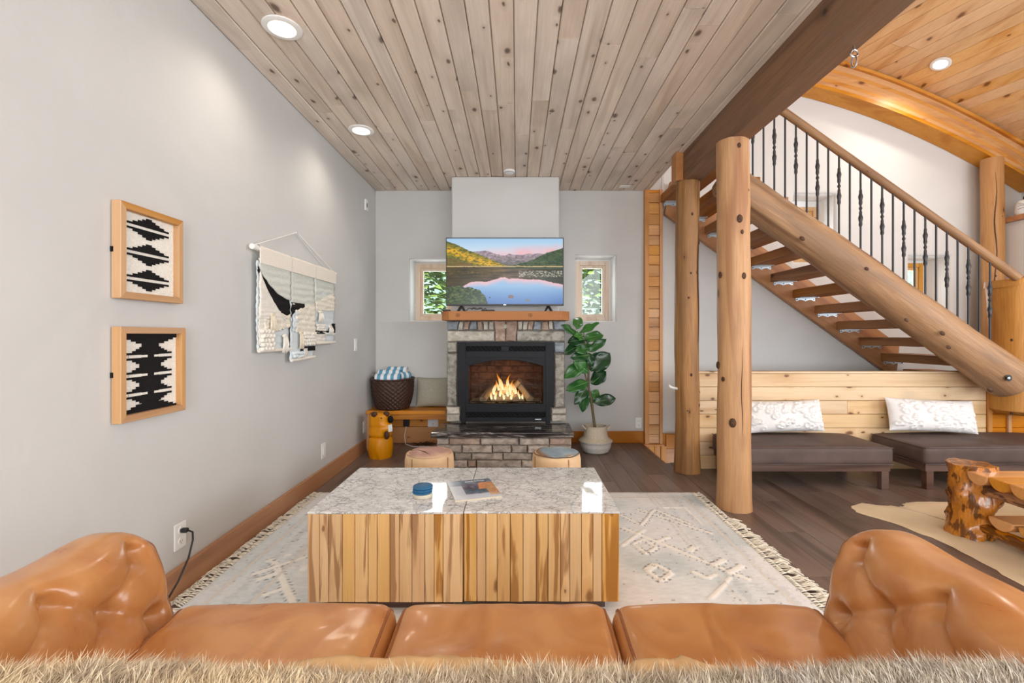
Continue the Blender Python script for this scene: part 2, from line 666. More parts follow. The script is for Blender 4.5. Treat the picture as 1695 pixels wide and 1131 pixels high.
M['strip'] = wood('teak strip', C(240, 198, 138), C(214, 162, 96), C(136, 88, 44), 'z', 7, 0.72, 9, 0.45, 0.07, streak=0.6, stain=C(162, 106, 50), across='x', stain_s=(22, 1.9), stain_r=(0.52, 0.58), stain_f=0.8, rnd=31.0)
M['dark_wood'] = wood('dark daybed wood', C(112, 88, 78), C(78, 58, 52), None, 'x', 8, rough=0.5, var=0.05)
M['bear'] = wood('carved pine', C(222, 150, 46), C(186, 112, 28), C(80, 46, 20), 'z', 6, 0.9, 5, 0.35, 0.02)
M['gloss_log'] = wood('varnished log', C(208, 138, 62), C(132, 76, 32), C(40, 24, 16), 'z', 12, 0.4, 9, 0.22, 0.08, coat=0.4, streak=1.0, bump=0.4, stain=C(70, 40, 22), stain_s=(30, 9), stain_r=(0.5, 0.56), stain_f=0.8)
M['gloss_slab'] = wood('varnished half log', C(230, 166, 92), C(200, 128, 60), C(90, 50, 26), 'x', 6, 0.8, 4, 0.22, 0.06, coat=0.4)
M['black'] = plain('black metal', C(24, 26, 31), 0.55, 0.25)
M['iron'] = plain('wrought iron', C(66, 66, 68), 0.5, 0.4, 0.5)
M['black_matte'] = plain('matt black', C(18, 18, 18), 0.75, 0.2)
M['plastic_black'] = plain('black plastic', C(24, 24, 26), 0.4, 0.5)
M['white'] = plain('white plastic', C(236, 236, 234), 0.35, 0.5, var=0.02)
M['white_trim'] = plain('white enamel', C(238, 236, 232), 0.4, 0.5, var=0.02)
M['steel'] = plain('galvanised steel', C(196, 208, 216), 0.35, 0.5, 0.75)
M['chrome'] = plain('chrome', C(200, 200, 204), 0.18, 0.5, 1.0)
M['leather'] = leather('tan leather', C(204, 146, 90), C(182, 118, 64), 0.30)
M['welt'] = plain('leather welt', C(146, 92, 54), 0.45, 0.4)
M['suede'] = plain('brown suede', C(92, 77, 73), 0.62, 0.35, var=0.22, scale=6, bump=0.15)
M['pillow_white'] = plain('white tufted cotton', C(234, 233, 232), 0.9, 0.1, var=0.03, scale=60, bump=0.3)
M['pillow_grey'] = plain('grey green boucle', C(166, 163, 148), 0.95, 0.1, var=0.12, scale=110, bump=0.7)
M['cream'] = plain('cream wool', C(234, 229, 219), 0.95, 0.1, var=0.08, scale=120, bump=0.6)
M['cream2'] = plain('pale sage wool', C(212, 214, 206), 0.95, 0.1, var=0.08, scale=90, bump=0.6)
M['cream3'] = plain('oat wool', C(234, 227, 212), 0.95, 0.1, var=0.1, scale=60, bump=0.8)
M['blue_white'] = plain('bluish white cotton', C(218, 226, 229), 0.95, 0.1, var=0.06, scale=90, bump=0.5)
M['tassel'] = plain('straw tassel', C(226, 215, 194), 0.95, 0.1, var=0.12, scale=90, bump=0.4)
M['ink'] = plain('black wool', C(34, 32, 33), 0.95, 0.1, var=0.15, scale=120, bump=0.5)
M['linen'] = plain('linen sleeve', C(234, 226, 214), 0.9, 0.1, var=0.05, scale=120, bump=0.4)
M['wicker'] = plain('dark wicker', C(66, 44, 34), 0.5, 0.4, var=0.35, scale=50, bump=0.3)
M['seagrass'] = plain('white seagrass', C(206, 194, 174), 0.9, 0.2, var=0.12, scale=70, bump=0.6)
M['seagrass_white'] = plain('white dipped seagrass', C(206, 203, 196), 0.9, 0.2, var=0.06, scale=70, bump=0.6)
M['soil'] = plain('bark mulch', C(84, 60, 44), 0.95, 0.1, var=0.4, scale=60, bump=0.6)
M['stem'] = plain('grey green stem', C(112, 100, 78), 0.8, 0.2, var=0.2, scale=60, bump=0.3)
M['attr'] = attr_mat('woven colour', 0.92, 0.1, noise_bump=0.5, bscale=160)
M['print'] = attr_mat('glossy print', 0.25, 0.4)
M['screen'] = attr_mat('television picture', 0.2, 0.3, emit=1.0)
M['fur'] = attr_mat('fur', 0.75, 0.25)
M['hide'] = attr_mat('cow hide', 0.85, 0.15, noise_bump=0.3, bscale=240)
M['glass'] = glass_mat('window glass')
M['fire_glass'] = glass_mat('fireplace glass', (0.92, 0.9, 0.88, 1))
M['paper'] = plain('paper', C(216, 206, 186), 0.7, 0.2)
M['foliage_ext'] = plain('outdoor leaves', C(128, 158, 74), 0.7, 0.2, var=0.45, scale=9)
M['trunk_ext'] = plain('outdoor bark', C(104, 92, 84), 0.9, 0.1, var=0.2)
M['hill_ext'] = plain('distant forest', C(132, 160, 142), 0.95, 0.1, var=0.35, scale=1.2)
M['ground_ext'] = plain('outdoor grass', C(120, 140, 82), 0.95, 0.1, var=0.2, scale=2)


def emit(name, c, s):
    g = G(name)
    g.t.nodes.remove(g.p)
    e = g.n('ShaderNodeEmission')
    e.inputs[0].default_value = c
    e.inputs[1].default_value = s
    g.l(e.outputs[0], g.out.inputs[0])
    return g.m


M['lamp'] = emit('lit lamp lens', C(255, 240, 215), 6.0)


def leaf_mat():
    g = G('fiddle leaf')
    tc = g.coords((1, 1, 1), 5.0)
    n = g.noise(g.coords((9, 9, 9), 5.0), 1.0, 3)
    oi = g.n('ShaderNodeObjectInfo').outputs['Random']
    v = g.math('ADD', g.math('MULTIPLY', n, 0.5), g.math('MULTIPLY', oi, 0.5))
    col = g.ramp(v, [(0.25, C(22, 58, 34)), (0.5, C(38, 92, 42)), (0.8, C(74, 134, 56))])
    return g.fin(col, 0.28, 0.55)


M['leaf'] = leaf_mat()


def pebble_mat():
    """resin top over flat cut teak chips"""
    g = G('chip mosaic under resin')
    vec = g.coords((30, 50, 30), 0)
    w = g.noise(g.coords((40, 40, 40)), 1.0, 2)
    va = g.n('ShaderNodeVectorMath', operation='ADD')
    cx = g.n('ShaderNodeCombineXYZ')
    for k in range(3):
        g.l(g.math('MULTIPLY', w, 1.1), cx.inputs[k])
    g.l(vec, va.inputs[0])
    g.l(cx.outputs[0], va.inputs[1])
    vo = g.n('ShaderNodeTexVoronoi', feature='DISTANCE_TO_EDGE')
    vo.inputs['Scale'].default_value = 1.0
    g.l(va.outputs[0], vo.inputs['Vector'])
    vc = g.n('ShaderNodeTexVoronoi')
    vc.inputs['Scale'].default_value = 1.0
    g.l(va.outputs[0], vc.inputs['Vector'])
    sep = g.n('ShaderNodeSeparateColor')
    g.l(vc.outputs['Color'], sep.inputs[0])
    chip = g.ramp(sep.outputs[0], [(0.0, C(216, 216, 216)), (0.5, C(228, 228, 228)), (1.0, C(238, 238, 238))])
    patch = g.noise(g.coords((16, 16, 16)), 1.0, 3)
    wide = g.math('MULTIPLY', g.ramp(patch, [(0.45, (0, 0, 0)), (0.7, (1, 1, 1))]), 0.09)
    e = g.math('SUBTRACT', vo.outputs['Distance'], wide)
    col = g.mix(g.ramp(e, [(0.0, (0.6,) * 3), (0.05, (0, 0, 0))]), chip, C(122, 123, 126))
    return g.fin(col, 0.05, 0.6)


M['mosaic'] = pebble_mat()


def granite_mat():
    g = G('black granite')
    n = g.noise(g.coords((3.2, 22, 22)), 1.0, 8, 1.5, 0.65)
    col = g.ramp(n, [(0.42, C(34, 32, 34)), (0.54, C(66, 60, 58)), (0.62, C(150, 142, 136)), (0.70, C(60, 54, 52))])
    return g.fin(col, 0.12, 0.5)


M['granite'] = granite_mat()
M['stone_grey'] = stone('grey fieldstone', C(168, 164, 154), C(112, 106, 96))
M['stone_blue'] = stone('blue slate', C(150, 158, 164), C(108, 114, 120))
M['stone_brown'] = stone('brown stone', C(176, 154, 138), C(138, 116, 102))
M['stone_light'] = stone('light limestone', C(196, 190, 178), C(160, 152, 138))
M['stone_hearth'] = stone('ledge stone', C(178, 166, 154), C(130, 118, 108))
M['mortar'] = stone('mortar', C(120, 114, 106), C(90, 84, 78))
M['fire_log'] = wood('ceramic log', C(190, 172, 146), C(96, 76, 58), C(40, 30, 24), 'z', 10, 0.6, 6, 0.8, 0.1)
# ================================================================== ROOM
XL, YB, ZC = -1.505, 4.91, 2.694
XR, YR = 5.4, -3.0
XF = 1.363                      # right edge of the flat plank ceiling


def wall_holes(xs, zs, holes, y0, y1):
    """wall in the x-z plane with rectangular openings, one closed skin with reveals"""
    mb = MB()
    nx, nz = len(xs), len(zs)

    def hole(i, k):
        cx, cz = (xs[i] + xs[i + 1]) / 2, (zs[k] + zs[k + 1]) / 2
        return any(a < cx < b and c < cz < d for a, b, c, d in holes)
    vs = [(x, y, z) for y in (y0, y1) for z in zs for x in xs]

    def I(i, k, s):
        return s * nx * nz + k * nx + i
    fs = []
    for i in range(nx - 1):
        for k in range(nz - 1):
            if hole(i, k):
                continue
            fs.append((I(i, k, 0), I(i + 1, k, 0), I(i + 1, k + 1, 0), I(i, k + 1, 0)))
            fs.append((I(i, k, 1), I(i, k + 1, 1), I(i + 1, k + 1, 1), I(i + 1, k, 1)))
            for (a, b, di, dk) in (((i, k), (i + 1, k), 0, -1), ((i + 1, k), (i + 1, k + 1), 1, 0), ((i + 1, k + 1), (i, k + 1), 0, 1), ((i, k + 1), (i, k), -1, 0)):
                ni, nk = i + di, k + dk
                if not (0 <= ni < nx - 1 and 0 <= nk < nz - 1) or hole(ni, nk):
                    fs.append((I(*a, 0), I(*a, 1), I(*b, 1), I(*b, 0)))
    return mb.add(vs, fs)


W_HOLES = [(-1.148, -0.70, 1.30, 1.97), (0.627, 1.066, 1.295, 2.01)]
struct('wall_back_left', wall_holes([XL - 0.2, -1.148, -0.70, 0.627, 1.066, 1.545], [0, 1.295, 1.30, 1.97, 2.01, 2.95],
                                    [(-1.148, -0.70, 1.30, 1.97), (0.627, 1.066, 1.295, 2.01)], YB, YB + 0.38), M['plaster'], bev=0.03, seg=4, smooth=True)
W2 = [(2.97, 3.42, 1.93, 2.67), (4.20, 4.64, 1.30, 2.0)]
struct('wall_back_right', wall_holes([1.545, 2.97, 3.42, 4.20, 4.64, XR + 0.2], [0, 1.30, 1.93, 2.0, 2.67, 4.4], W2, YB, YB + 0.38), M['plaster_white'], bev=0.03, seg=4, smooth=True)
struct('wall_left', MB().box(XL - 0.2, XL, YR, YB, 0, ZC + 0.25), M['plaster'])
wl = [(-1.4, 1.1, 0.55, 2.5), (1.75, 4.9, 0.5, 3.2)]
struct('wall_rear', wall_holes([XL - 0.2, -1.4, 1.1, 1.75, 4.9, XR + 0.2], [0, 0.5, 0.55, 2.5, 3.2, 4.4], wl, YR - 0.2, YR), M['plaster_white'])
# right wall with its window, in the y-z plane
mb = MB()
for (y0, y1, z0, z1) in ((YR, -0.3, 0, 4.4), (2.5, YB, 0, 4.4), (-0.3, 2.5, 0, 0.75), (-0.3, 2.5, 2.75, 4.4)):
    mb.box(XR, XR + 0.2, y0, y1, z0, z1)
struct('wall_right', mb, M['plaster_white'])
struct('wall_right_lower', MB().box(5.0, XR, 3.6, YB, 0, 2.29), M['plaster_white'])
struct('loft_light_block', MB().box(XF + 0.02, XF + 0.06, YR, YB, ZC + 0.25, 4.4), M['plaster_white'])  # unseen wall added to keep sky light from leaking over the flat ceiling
struct('trim_1', MB().box(4.97, XR, 3.55, YB - 0.03, 2.292, 2.345), M['trim_x'], bev=0.006)
struct('chimney_wall', MB().box(-0.634, 0.417, 4.46, YB, 1.36, ZC), M['plaster'], bev=0.02, seg=4)

# floor ---------------------------------------------------------------
WX0, WX1, WY = 1.332, 1.78, 4.14        # stairwell opening beside the grey wall's end
fbase = struct('floor', MB().prism([(XL, YR), (XR, YR), (XR, YB), (WX1, YB), (WX1, WY), (WX0, WY), (WX0, YB), (XL, YB)], -0.12, -0.004, 'z'), M['floor'])
pw = 0.152
pm = {}
for i in range(int((XR - XL) / pw) + 1):
    x0 = XL + i * pw
    off = ((i * 0.618) % 1) * 1.3
    y = 0.55 - off
    while y < YB:
        a, b = max(y, 0.55), min(y + 1.3, YB)
        x1 = min(x0 + pw - 0.0022, XR)
        if x1 > WX0 and x0 < WX1:
            if x0 < WX0 - 0.01 and b > WY:
                x1 = WX0
            else:
                b = min(b, WY)
        if b - a > 0.02:
            key = (round(b - a, 3), round(x1 - x0, 3))
            if key not in pm:
                pm[key] = mesh_of('plank', MB().box(0, key[1], 0, key[0] - 0.0022, -0.006, 0), M['floor'])
            obj('plank', pm[key], None, fbase, loc=(x0, a, 0))
        y += 1.3

# flat plank ceiling ----------------------------------------------------
ceil = struct('ceiling', MB().box(XL, XF + 0.02, YR, YB, ZC + 0.02, ZC + 0.25), M['ceil'])
cw = (XF - XL) / 25
for i in range(25):
    x0 = XL + i * cw
    y = YR - random.random() * 1.6
    while y < YB:
        L = random.choice((1.6, 2.2, 2.8))
        a, b = max(y, YR), min(y + L, YB)
        if b - a > 0.03:
            g = 0.004
            z0 = ZC + random.uniform(-0.0015, 0.0015)
            c = cw / 2 - g / 2
            # a board with eased lower edges (v-groove joint)
            poly = [(-c, ZC + 0.021 - z0), (-c, 0.006), (-c + 0.005, 0), (c - 0.005, 0), (c, 0.006), (c, ZC + 0.021 - z0)]
            obj('plank', MB().prism(poly, 0, b - a - 0.002, 'y'), M['ceil'], ceil, loc=(x0 + cw / 2, a, z0))
        y += L
struct('trim_2', MB().box(XF, XF + 0.035, YR, 4.86, ZC - 0.012, ZC + 0.25), M['ceil'])

# vaulted plank ceiling over the stairs -----------------------------------
SX = 0.36
YV = 4.90


def vz(X):
    return 3.92 - 0.3 * (X - 3.345) - 0.085 * (X - 3.345) ** 2


vault = struct('ceiling_vault', MB().grid(np.array([[(x + SX * (YV - y), y, vz(x) + 0.05) for x in np.linspace(-1.8, 5.9, 60)] for y in (YR - 0.1, YB + 0.1)])), M['vault'])
xv = -1.7
j = 0
while xv < 5.7:
    w = 0.125 / math.sqrt(1 + vz(xv) ** 2 * 0 + (-0.3 - 0.17 * (xv - 3.345)) ** 2)
    xa, xb = xv, xv + w - 0.005
    cuts = [YR]
    y = YR + random.uniform(0.6, 2.4)
    while y < YV - 0.5:
        cuts.append(y)
        y += random.choice((1.8, 2.4, 3.0))
    cuts.append(YV + 0.02)
    for a, b in zip(cuts[:-1], cuts[1:]):
        if xa < 0.8 and a > 1.5:
            continue
        b -= 0.003
        vs, ax = [], Vector((xa + SX * (YV - a), a, vz(xa)))
        for (yy) in (a, b):
            for (xx, dz) in ((xa, 0.0), (xb, 0.0), (xb, 0.03), (xa, 0.03)):
                vs.append(Vector((xx + SX * (YV - yy), yy, vz(xx) + dz)) - ax)
        obj('plank', MB().add(vs, [(0, 1, 2, 3), (7, 6, 5, 4), (0, 4, 5, 1), (1, 5, 6, 2), (2, 6, 7, 3), (3, 7, 4, 0)]), M['vault'], vault, loc=ax)
    xv += w

# baseboards ------------------------------------------------------------
struct('baseboard_left', MB().box(XL, XL + 0.022, YR, 4.88, 0, 0.125), M['trim'], bev=0.004)
struct('baseboard_back', MB().box(0.50, XF - 0.01, YB - 0.022, YB, 0, 0.125), M['trim_x'], bev=0.004)
struct('baseboard_stair', MB().box(1.80, 4.0, YB - 0.022, YB, 0, 0.125), M['trim_x'], bev=0.004)

# windows -----------------------------------------------------------------


def window(n, x0, x1, z0, z1, m, hole, y=5.19):
    w = struct_empty('window_%d' % n, ((x0 + x1) / 2, y, z0))
    cx = (x0 + x1) / 2
    h = z1 - z0
    a = (x1 - x0) / 2

    def ring(o, t, y0, y1):
        mb = MB()
        mb.box(-o, -o + t, y0, y1, (a - o), h - (a - o))
        mb.box(o - t, o, y0, y1, (a - o), h - (a - o))
        mb.box(-o + t, o - t, y0, y1, (a - o), (a - o) + t)
        mb.box(-o + t, o - t, y0, y1, h - (a - o) - t, h - (a - o))
        return mb
    # lining of the deep opening, whiter than the wall plaster
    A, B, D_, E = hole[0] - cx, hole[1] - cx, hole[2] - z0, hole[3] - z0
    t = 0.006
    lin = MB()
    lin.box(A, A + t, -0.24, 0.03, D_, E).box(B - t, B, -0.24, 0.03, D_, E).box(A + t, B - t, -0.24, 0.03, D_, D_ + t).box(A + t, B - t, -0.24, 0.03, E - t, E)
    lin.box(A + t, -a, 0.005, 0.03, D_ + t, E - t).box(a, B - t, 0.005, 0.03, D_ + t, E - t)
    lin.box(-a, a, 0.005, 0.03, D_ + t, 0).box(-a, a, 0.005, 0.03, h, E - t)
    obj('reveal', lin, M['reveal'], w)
    obj('frame', ring(a, 0.045, 0, 0.07), m, w, bev=0.004)
    obj('sash', ring(a - 0.043, 0.035, 0.02, 0.055), m, w, bev=0.004)
    obj('pane', MB().box(-a + 0.07, a - 0.07, 0.036, 0.042, 0.07, h - 0.07), M['glass'], w)
    return w


window(1, -1.135, -0.715, 1.315, 1.955, M['win'], W_HOLES[0])
window(2, 0.668, 1.048, 1.31, 1.985, M['win'], (0.627, 1.066, 1.295, 2.01))
window(3, 3.03, 3.40, 1.95, 2.60, M['win2'], W2[0])
window(4, 4.22, 4.60, 1.32, 1.965, M['win2'], W2[1])

# outside -------------------------------------------------------------------
o = obj('ground', MB().box(-14, 16, 5.5, 40, -0.6, -0.5), M['ground_ext'])
o['kind'] = 'structure'


hx_, hy_ = np.meshgrid(np.linspace(-34, 34, 50), np.linspace(20, 46, 26), indexing='ij')
struct('hillside', MB().grid(np.stack([hx_, hy_, -0.5 + (hy_ - 20) * 0.42 + 1.2 * fbm(hx_ * 0.25, hy_ * 0.25, 4, 4)], -1)), M['hill_ext'], smooth=True)


def conifer():
    t = thing('evergreen_tree', 'tall bright green evergreen seen through the left window beside the television', 'tree', (0, 0, 0))
    obj('trunk', MB().tube([(0, 0, -0.5), (0.03, 0, 2), (0, 0.04, 4.2)], [0.11, 0.08, 0.02], 8), M['trunk_ext'], t)
    mb = MB()
    for k in range(2600):
        z = 0.1 + 4.3 * random.random() ** 1.1
        R = 1.05 * (1 - (z - 0.1) / 4.6) + 0.08
        a = random.random() * 2 * PI
        r = R * (0.25 + 0.75 * math.sqrt(random.random()))
        p = Vector((r * math.cos(a), r * math.sin(a), z - 0.22 * r))
        d = Vector((math.cos(a), math.sin(a), random.uniform(-0.6, 0.1))) * random.uniform(0.12, 0.26)
        s = Vector((-math.sin(a), math.cos(a), random.uniform(-0.5, 0.5))) * random.uniform(0.05, 0.11)
        mb.add([p - s, p + s, p + d], [(0, 1, 2)])
    o = obj('foliage', mb, M['foliage_ext'], t, fix=False)
    o['kind'] = 'stuff'
    return t


tree = conifer()
tree.location = (-2.05, 9.6, 0)
for (x, y, s, lab) in ((1.25, 9.4, 1.0, 'tall evergreen filling the right window beside the mantel'),
                       (4.1, 14.5, 1.25, 'evergreen seen through the small windows by the stairs, furthest right of the trees'),
                       (-0.2, 14.0, 1.2, 'evergreen further back, seen at the right of the left window'),
                       (-4.4, 15.5, 1.3, 'most distant evergreen outside the left window')):
    c = copy_tree(tree)
    c.location = (x, y, 0)
    c.scale = (s, s, s)
    c.rotation_euler = (0, 0, x * 2)
    c['label'] = lab

# wooden stub column closing the wall by the stairs --------------------------
col = thing('stacked_block_column', 'slim column of stacked cedar blocks between two stiles at the end of the grey wall', 'column', (1.355, 4.84, 0.0))
ch = 2.69
obj('stile', MB().box(0, 0.042, 0, 0.07, 0, ch), M['column_z'], col, bev=0.003)
obj('stile', MB().box(0.155, 0.187, 0, 0.07, 0, ch), M['column_z'], col, bev=0.003)
z = 0
while z < ch - 0.01:
    h = min(random.uniform(0.09, 0.135), ch - z)
    obj('block', MB().box(0, 0.112, 0, 0.05, 0.001, h - 0.003), M['column'], col, loc=(0.0425, 0.012 + random.uniform(0, 0.006), z), bev=0.003)
    z += h
# boarded sides of the stairwell that goes down behind the posts
sw = struct('trim_4', MB().box(WX0, WX1, 4.895, YB, -0.7, 0.098), M['column_z'])
obj('nosing', MB().box(1.34, 1.56, 4.835, 4.894, -0.022, -0.001), M['trim_x'], sw, bev=0.003)
for k in range(3):
    obj('board', MB().box(1.336 + k * 0.064, 1.336 + k * 0.064 + 0.061, 4.862, 4.894, -0.7, -0.023), M['column_z'], sw, bev=0.002)
obj('upright', MB().box(1.53, 1.585, 4.856, 4.894, -0.7, -0.023), M['column_z'], sw, bev=0.003)
for k in range(5):
    obj('board', MB().box(1.588, WX1, 4.872, 4.894, -0.155 * k - 0.055, -0.155 * k + 0.097), M['trim_x'], sw, bev=0.002)
obj('side_board', MB().box(WX0 - 0.002, WX0 + 0.018, WY, 4.86, -0.7, -0.006), M['trim'], sw)
struct('floor_stairwell', MB().box(WX0, WX1, WY, YB, -0.72, -0.70), M['floor'])

# beam, posts ------------------------------------------------------------------
bm_t = thing('ceiling_beam', 'long dark stained square beam along the edge of the flat plank ceiling', 'beam', (1.40, 3.87, 2.438))
obj('timber', MB().box(0, 0.139, 0, -6.8, 0, 0.47), M['beam'], bm_t, bev=0.006)
obj('end_block', MB().box(-0.062, 0.0, -0.02, 0.10, 0.012, 0.252), M['trim'], bm_t, bev=0.004)


def knots(parent, L, r0, r1, spots):
    """spots: (z, angle deg, size)"""
    for (z, a, s) in spots:
        a = math.radians(a)
        r = r0 + (r1 - r0) * z / L
        mb = MB().blob((0, 0, 0), (s * 0.30, s * 0.62, s * 0.85), 10, 8)
        obj('knot', mb, M['knot'], parent, loc=(r * math.cos(a) * 0.985, r * math.sin(a) * 0.985, z), rot=(0, 0, a), smooth=True)


p1 = thing('log_post', 'honey coloured peeled log post nearest to the sofa, by the rug corner', 'post', (1.445, 3.07, 0.0))
L1 = 2.44
obj('trunk', log_mb(L1, 0.104, 0.10, 32, 56, 0.042, 3, 0.012, 0.008), M['log'], p1, smooth=True, sharp=50)
knots(p1, L1, 0.104, 0.098, [(2.38, -92, 0.022), (1.905, -90, 0.032), (1.82, -80, 0.018), (1.55, -165, 0.026), (1.535, -72, 0.026), (1.08, 0, 0.024), (0.95, -178, 0.03),
                             (0.86, -150, 0.02), (0.58, -115, 0.036), (0.50, -2, 0.022), (0.26, -70, 0.016), (0.14, -60, 0.014), (2.1, -40, 0.014)])
obj('crack', MB().tube([(0.1035 * math.cos(-1.45 + 0.04 * math.sin(k * 0.9)), 0.1035 * math.sin(-1.45 + 0.04 * math.sin(k * 0.9)), 0.05 + k * 0.06) for k in range(18)], [0.0005 + 0.0022 * math.sin(PI * k / 17) for k in range(18)], 6), M['knot'], p1)
p2 = thing('log_post', 'darker cracked log post with many small knots, carrying the far end of the beam', 'post', (1.448, 3.885, 0.0))
obj('trunk', log_mb(L1, 0.10, 0.092, 32, 56, 0.042, 8, -0.012, 0.008), M['log_grey'], p2, smooth=True, sharp=50)
ks = []
for k in range(18):
    ks.append((random.uniform(0.2, 2.35), random.uniform(-170, -20), random.uniform(0.010, 0.019)))
knots(p2, L1, 0.10, 0.092, ks)
crack = []
for k in range(26):
    z = 0.45 + k * 0.078
    a = math.radians(-38 + 5 * math.sin(k * 0.7))
    crack.append(((0.094) * math.cos(a) - 0.008, 0.094 * math.sin(a), z))
obj('crack', MB().tube(crack, [0.0015 + 0.005 * math.sin(PI * k / 25) for k in range(26)], 6), M['knot'], p2, smooth=True)
hook = tag(obj('wall_hook', MB().tube([(0, 0, 0), (-0.04, -0.004, 0.008), (-0.066, -0.006, 0.018), (-0.07, -0.006, 0.034)], [0.011, 0.012, 0.012, 0.008], 8), M['white'], loc=(1.352, 3.86, 0.70), smooth=True),
           'small white hook sticking out of the left side of the darker cracked log post', 'hook')

p3 = thing('log_post', 'slim cracked log post standing behind the newel, under the arched beam', 'post', (4.89, 4.72, 0.0))
obj('trunk', log_mb(2.96, 0.095, 0.088, 28, 36, 0.025, 15), M['log'], p3, smooth=True, sharp=50)
knots(p3, 2.96, 0.095, 0.088, [(2.62, -60, 0.014), (2.35, -85, 0.016), (2.1, -20, 0.016), (1.2, -100, 0.014), (1.75, -120, 0.014), (1.45, -30, 0.014)])
obj('crack', MB().tube([(0.09 * math.cos(-2.1 + 0.1 * math.sin(k)), 0.09 * math.sin(-2.1 + 0.1 * math.sin(k)), 1.2 + k * 0.1) for k in range(17)], [0.001 + 0.005 * math.sin(PI * k / 16) for k in range(17)], 6), M['knot'], p3)

# eye hook with a snap link under the beam
eh = thing('eye_hook', 'chrome eye hook with a hanging snap link screwed under the dark beam', 'hook', (1.50, 2.04, 2.437))
ring = [(0.016 * math.cos(a), 0, -0.035 + 0.016 * math.sin(a)) for a in np.linspace(0, 2 * PI, 17)]
obj('eye_bolt', MB().tube([(0, 0, 0.0), (0, 0, -0.02)], 0.004, 8).tube(ring, 0.0042, 8, False), M['chrome'], eh, smooth=True)
lk = [(0.0, 0.010 * math.cos(a), -0.072 + 0.026 * math.sin(a)) for a in np.linspace(0, 2 * PI, 17)]
obj('snap_link', MB().tube(lk, 0.0042, 8, False), M['chrome'], eh, rot=(0, 0, 0.5), smooth=True)

# arched glulam ------------------------------------------------------------------
ar = thing('arched_beam', 'curved laminated honey wood beam under the vaulted ceiling', 'beam', (0, 0, 0))
YA0, YA1 = 4.70, 4.905
xs = np.linspace(1.45, 5.38, 48)
nl = 8
for k in range(nl):
    d0, d1 = 0.012 + 0.30 * k / nl, 0.012 + 0.30 * (k + 1) / nl - 0.0006
    P = []
    for x in xs:
        z = vz(x - SX * 0.1)
        P.append([(x, YA0, z - d0), (x, YA1, z - d0), (x, YA1, z - d1), (x, YA0, z - d1), (x, YA0, z - d0)])
    obj('lamination', MB().grid(np.array(P)), M['arch'], ar, sharp=30, smooth=True)
P = []
for x in xs:
    z = vz(x - SX * 0.1)
    P.append([(x, YA0 - 0.03, z + 0.005), (x, YA0 - 0.002, z + 0.005), (x, YA0 - 0.002, z - 0.03), (x, YA0 - 0.03, z - 0.03), (x, YA0 - 0.03, z + 0.005)])
obj('moulding', MB().grid(np.array(P)), M['arch'], ar, smooth=True, sharp=30)

# ceiling lamps --------------------------------------------------------------------


def downlight(x, y, z, label, n=None, r=0.093, power=14):
    t = thing('recessed_light', label, 'light', (x, y, z), 0, 'recessed ceiling lights')
    rot = (0, 0, 0)
    if n is not None:
        rot = Vector((0, 0, -1)).rotation_difference(Vector(n)).to_euler()
        t.rotation_euler = rot
    prof = [(r, 0.0), (r, -0.006), (r * 0.9, -0.010), (r * 0.70, -0.010), (r * 0.66, -0.003), (r * 0.64, 0.0), (r * 0.64, 0.002), (r, 0.002)]
    obj('trim_ring', MB().lathe(prof, 32, caps=False), M['white_trim'], t, smooth=True)
    obj('lens', MB().lathe([(0.001, -0.004), (r * 0.4, -0.0045), (r * 0.655, -0.003)], 32, caps=False), M['lamp'], t, smooth=True)
    d = Vector((0, 0, -0.03))
    if n is not None:
        d = Vector(n) * 0.03
    l = light('downlight', 'SPOT', Vector((x, y, z)) + d, rot, power, (1.0, 0.89, 0.75), spot_size=math.radians(150), spot_blend=0.9, shadow_soft_size=0.06)
    return t


downlight(-1.174, 2.30, ZC - 0.0017, 'bright recessed ceiling light above the framed weavings, nearest the camera', power=12)
downlight(-1.167, 3.45, ZC - 0.0017, 'recessed ceiling light above the far end of the woven wall hanging', power=12)
# unseen lamps added behind the camera to spread the light evenly
downlight(0.95, -0.6, ZC - 0.0017, 'unseen ceiling light added behind the sofa on the right', power=40)
downlight(-0.9, -0.9, ZC - 0.0017, 'unseen ceiling light added behind the sofa on the left', power=40)
# the lamp in the vault
dx, dz = (1557 - VX) / F, -(105 - VY) / F
lo, hi = 1.0, 4.8
for _ in range(50):
    t_ = (lo + hi) / 2
    if HC + dz * t_ < vz(dx * t_ - SX * (YV - t_)) :
        lo = t_
    else:
        hi = t_
sl = -0.3 - 0.17 * (dx * lo - SX * (YV - lo) - 3.345)
nn = Vector((sl, sl * SX, -1)).normalized()
downlight(dx * lo, lo, HC + dz * lo - 0.004, 'recessed light in the sloping honey coloured vaulted ceiling', tuple(nn), 0.08, power=45)
# smoke detector and small plate
sd = thing('smoke_detector', 'round white smoke detector on the plank ceiling in front of the chimney', 'detector', (-0.068, 4.31, ZC - 0.002))
obj('housing', MB().lathe([(0.055, 0), (0.056, -0.014), (0.044, -0.024), (0.001, -0.027)], 28), M['white'], sd, smooth=True)
obj('vent_ring', MB().lathe([(0.047, -0.0225), (0.049, -0.0225), (0.049, -0.019), (0.047, -0.019)], 28, caps=False), M['plastic_black'], sd)
sp = thing('ceiling_socket', 'small white ceiling socket plate between the chimney and the stair opening', 'socket', (1.12, 4.75, ZC - 0.002))
obj('plate', MB().box(-0.055, 0.055, -0.035, 0.035, -0.008, 0), M['white'], sp, bev=0.003)
obj('socket_face', MB().box(-0.03, 0.03, -0.016, 0.016, -0.011, -0.008), M['white_trim'], sp, bev=0.002)

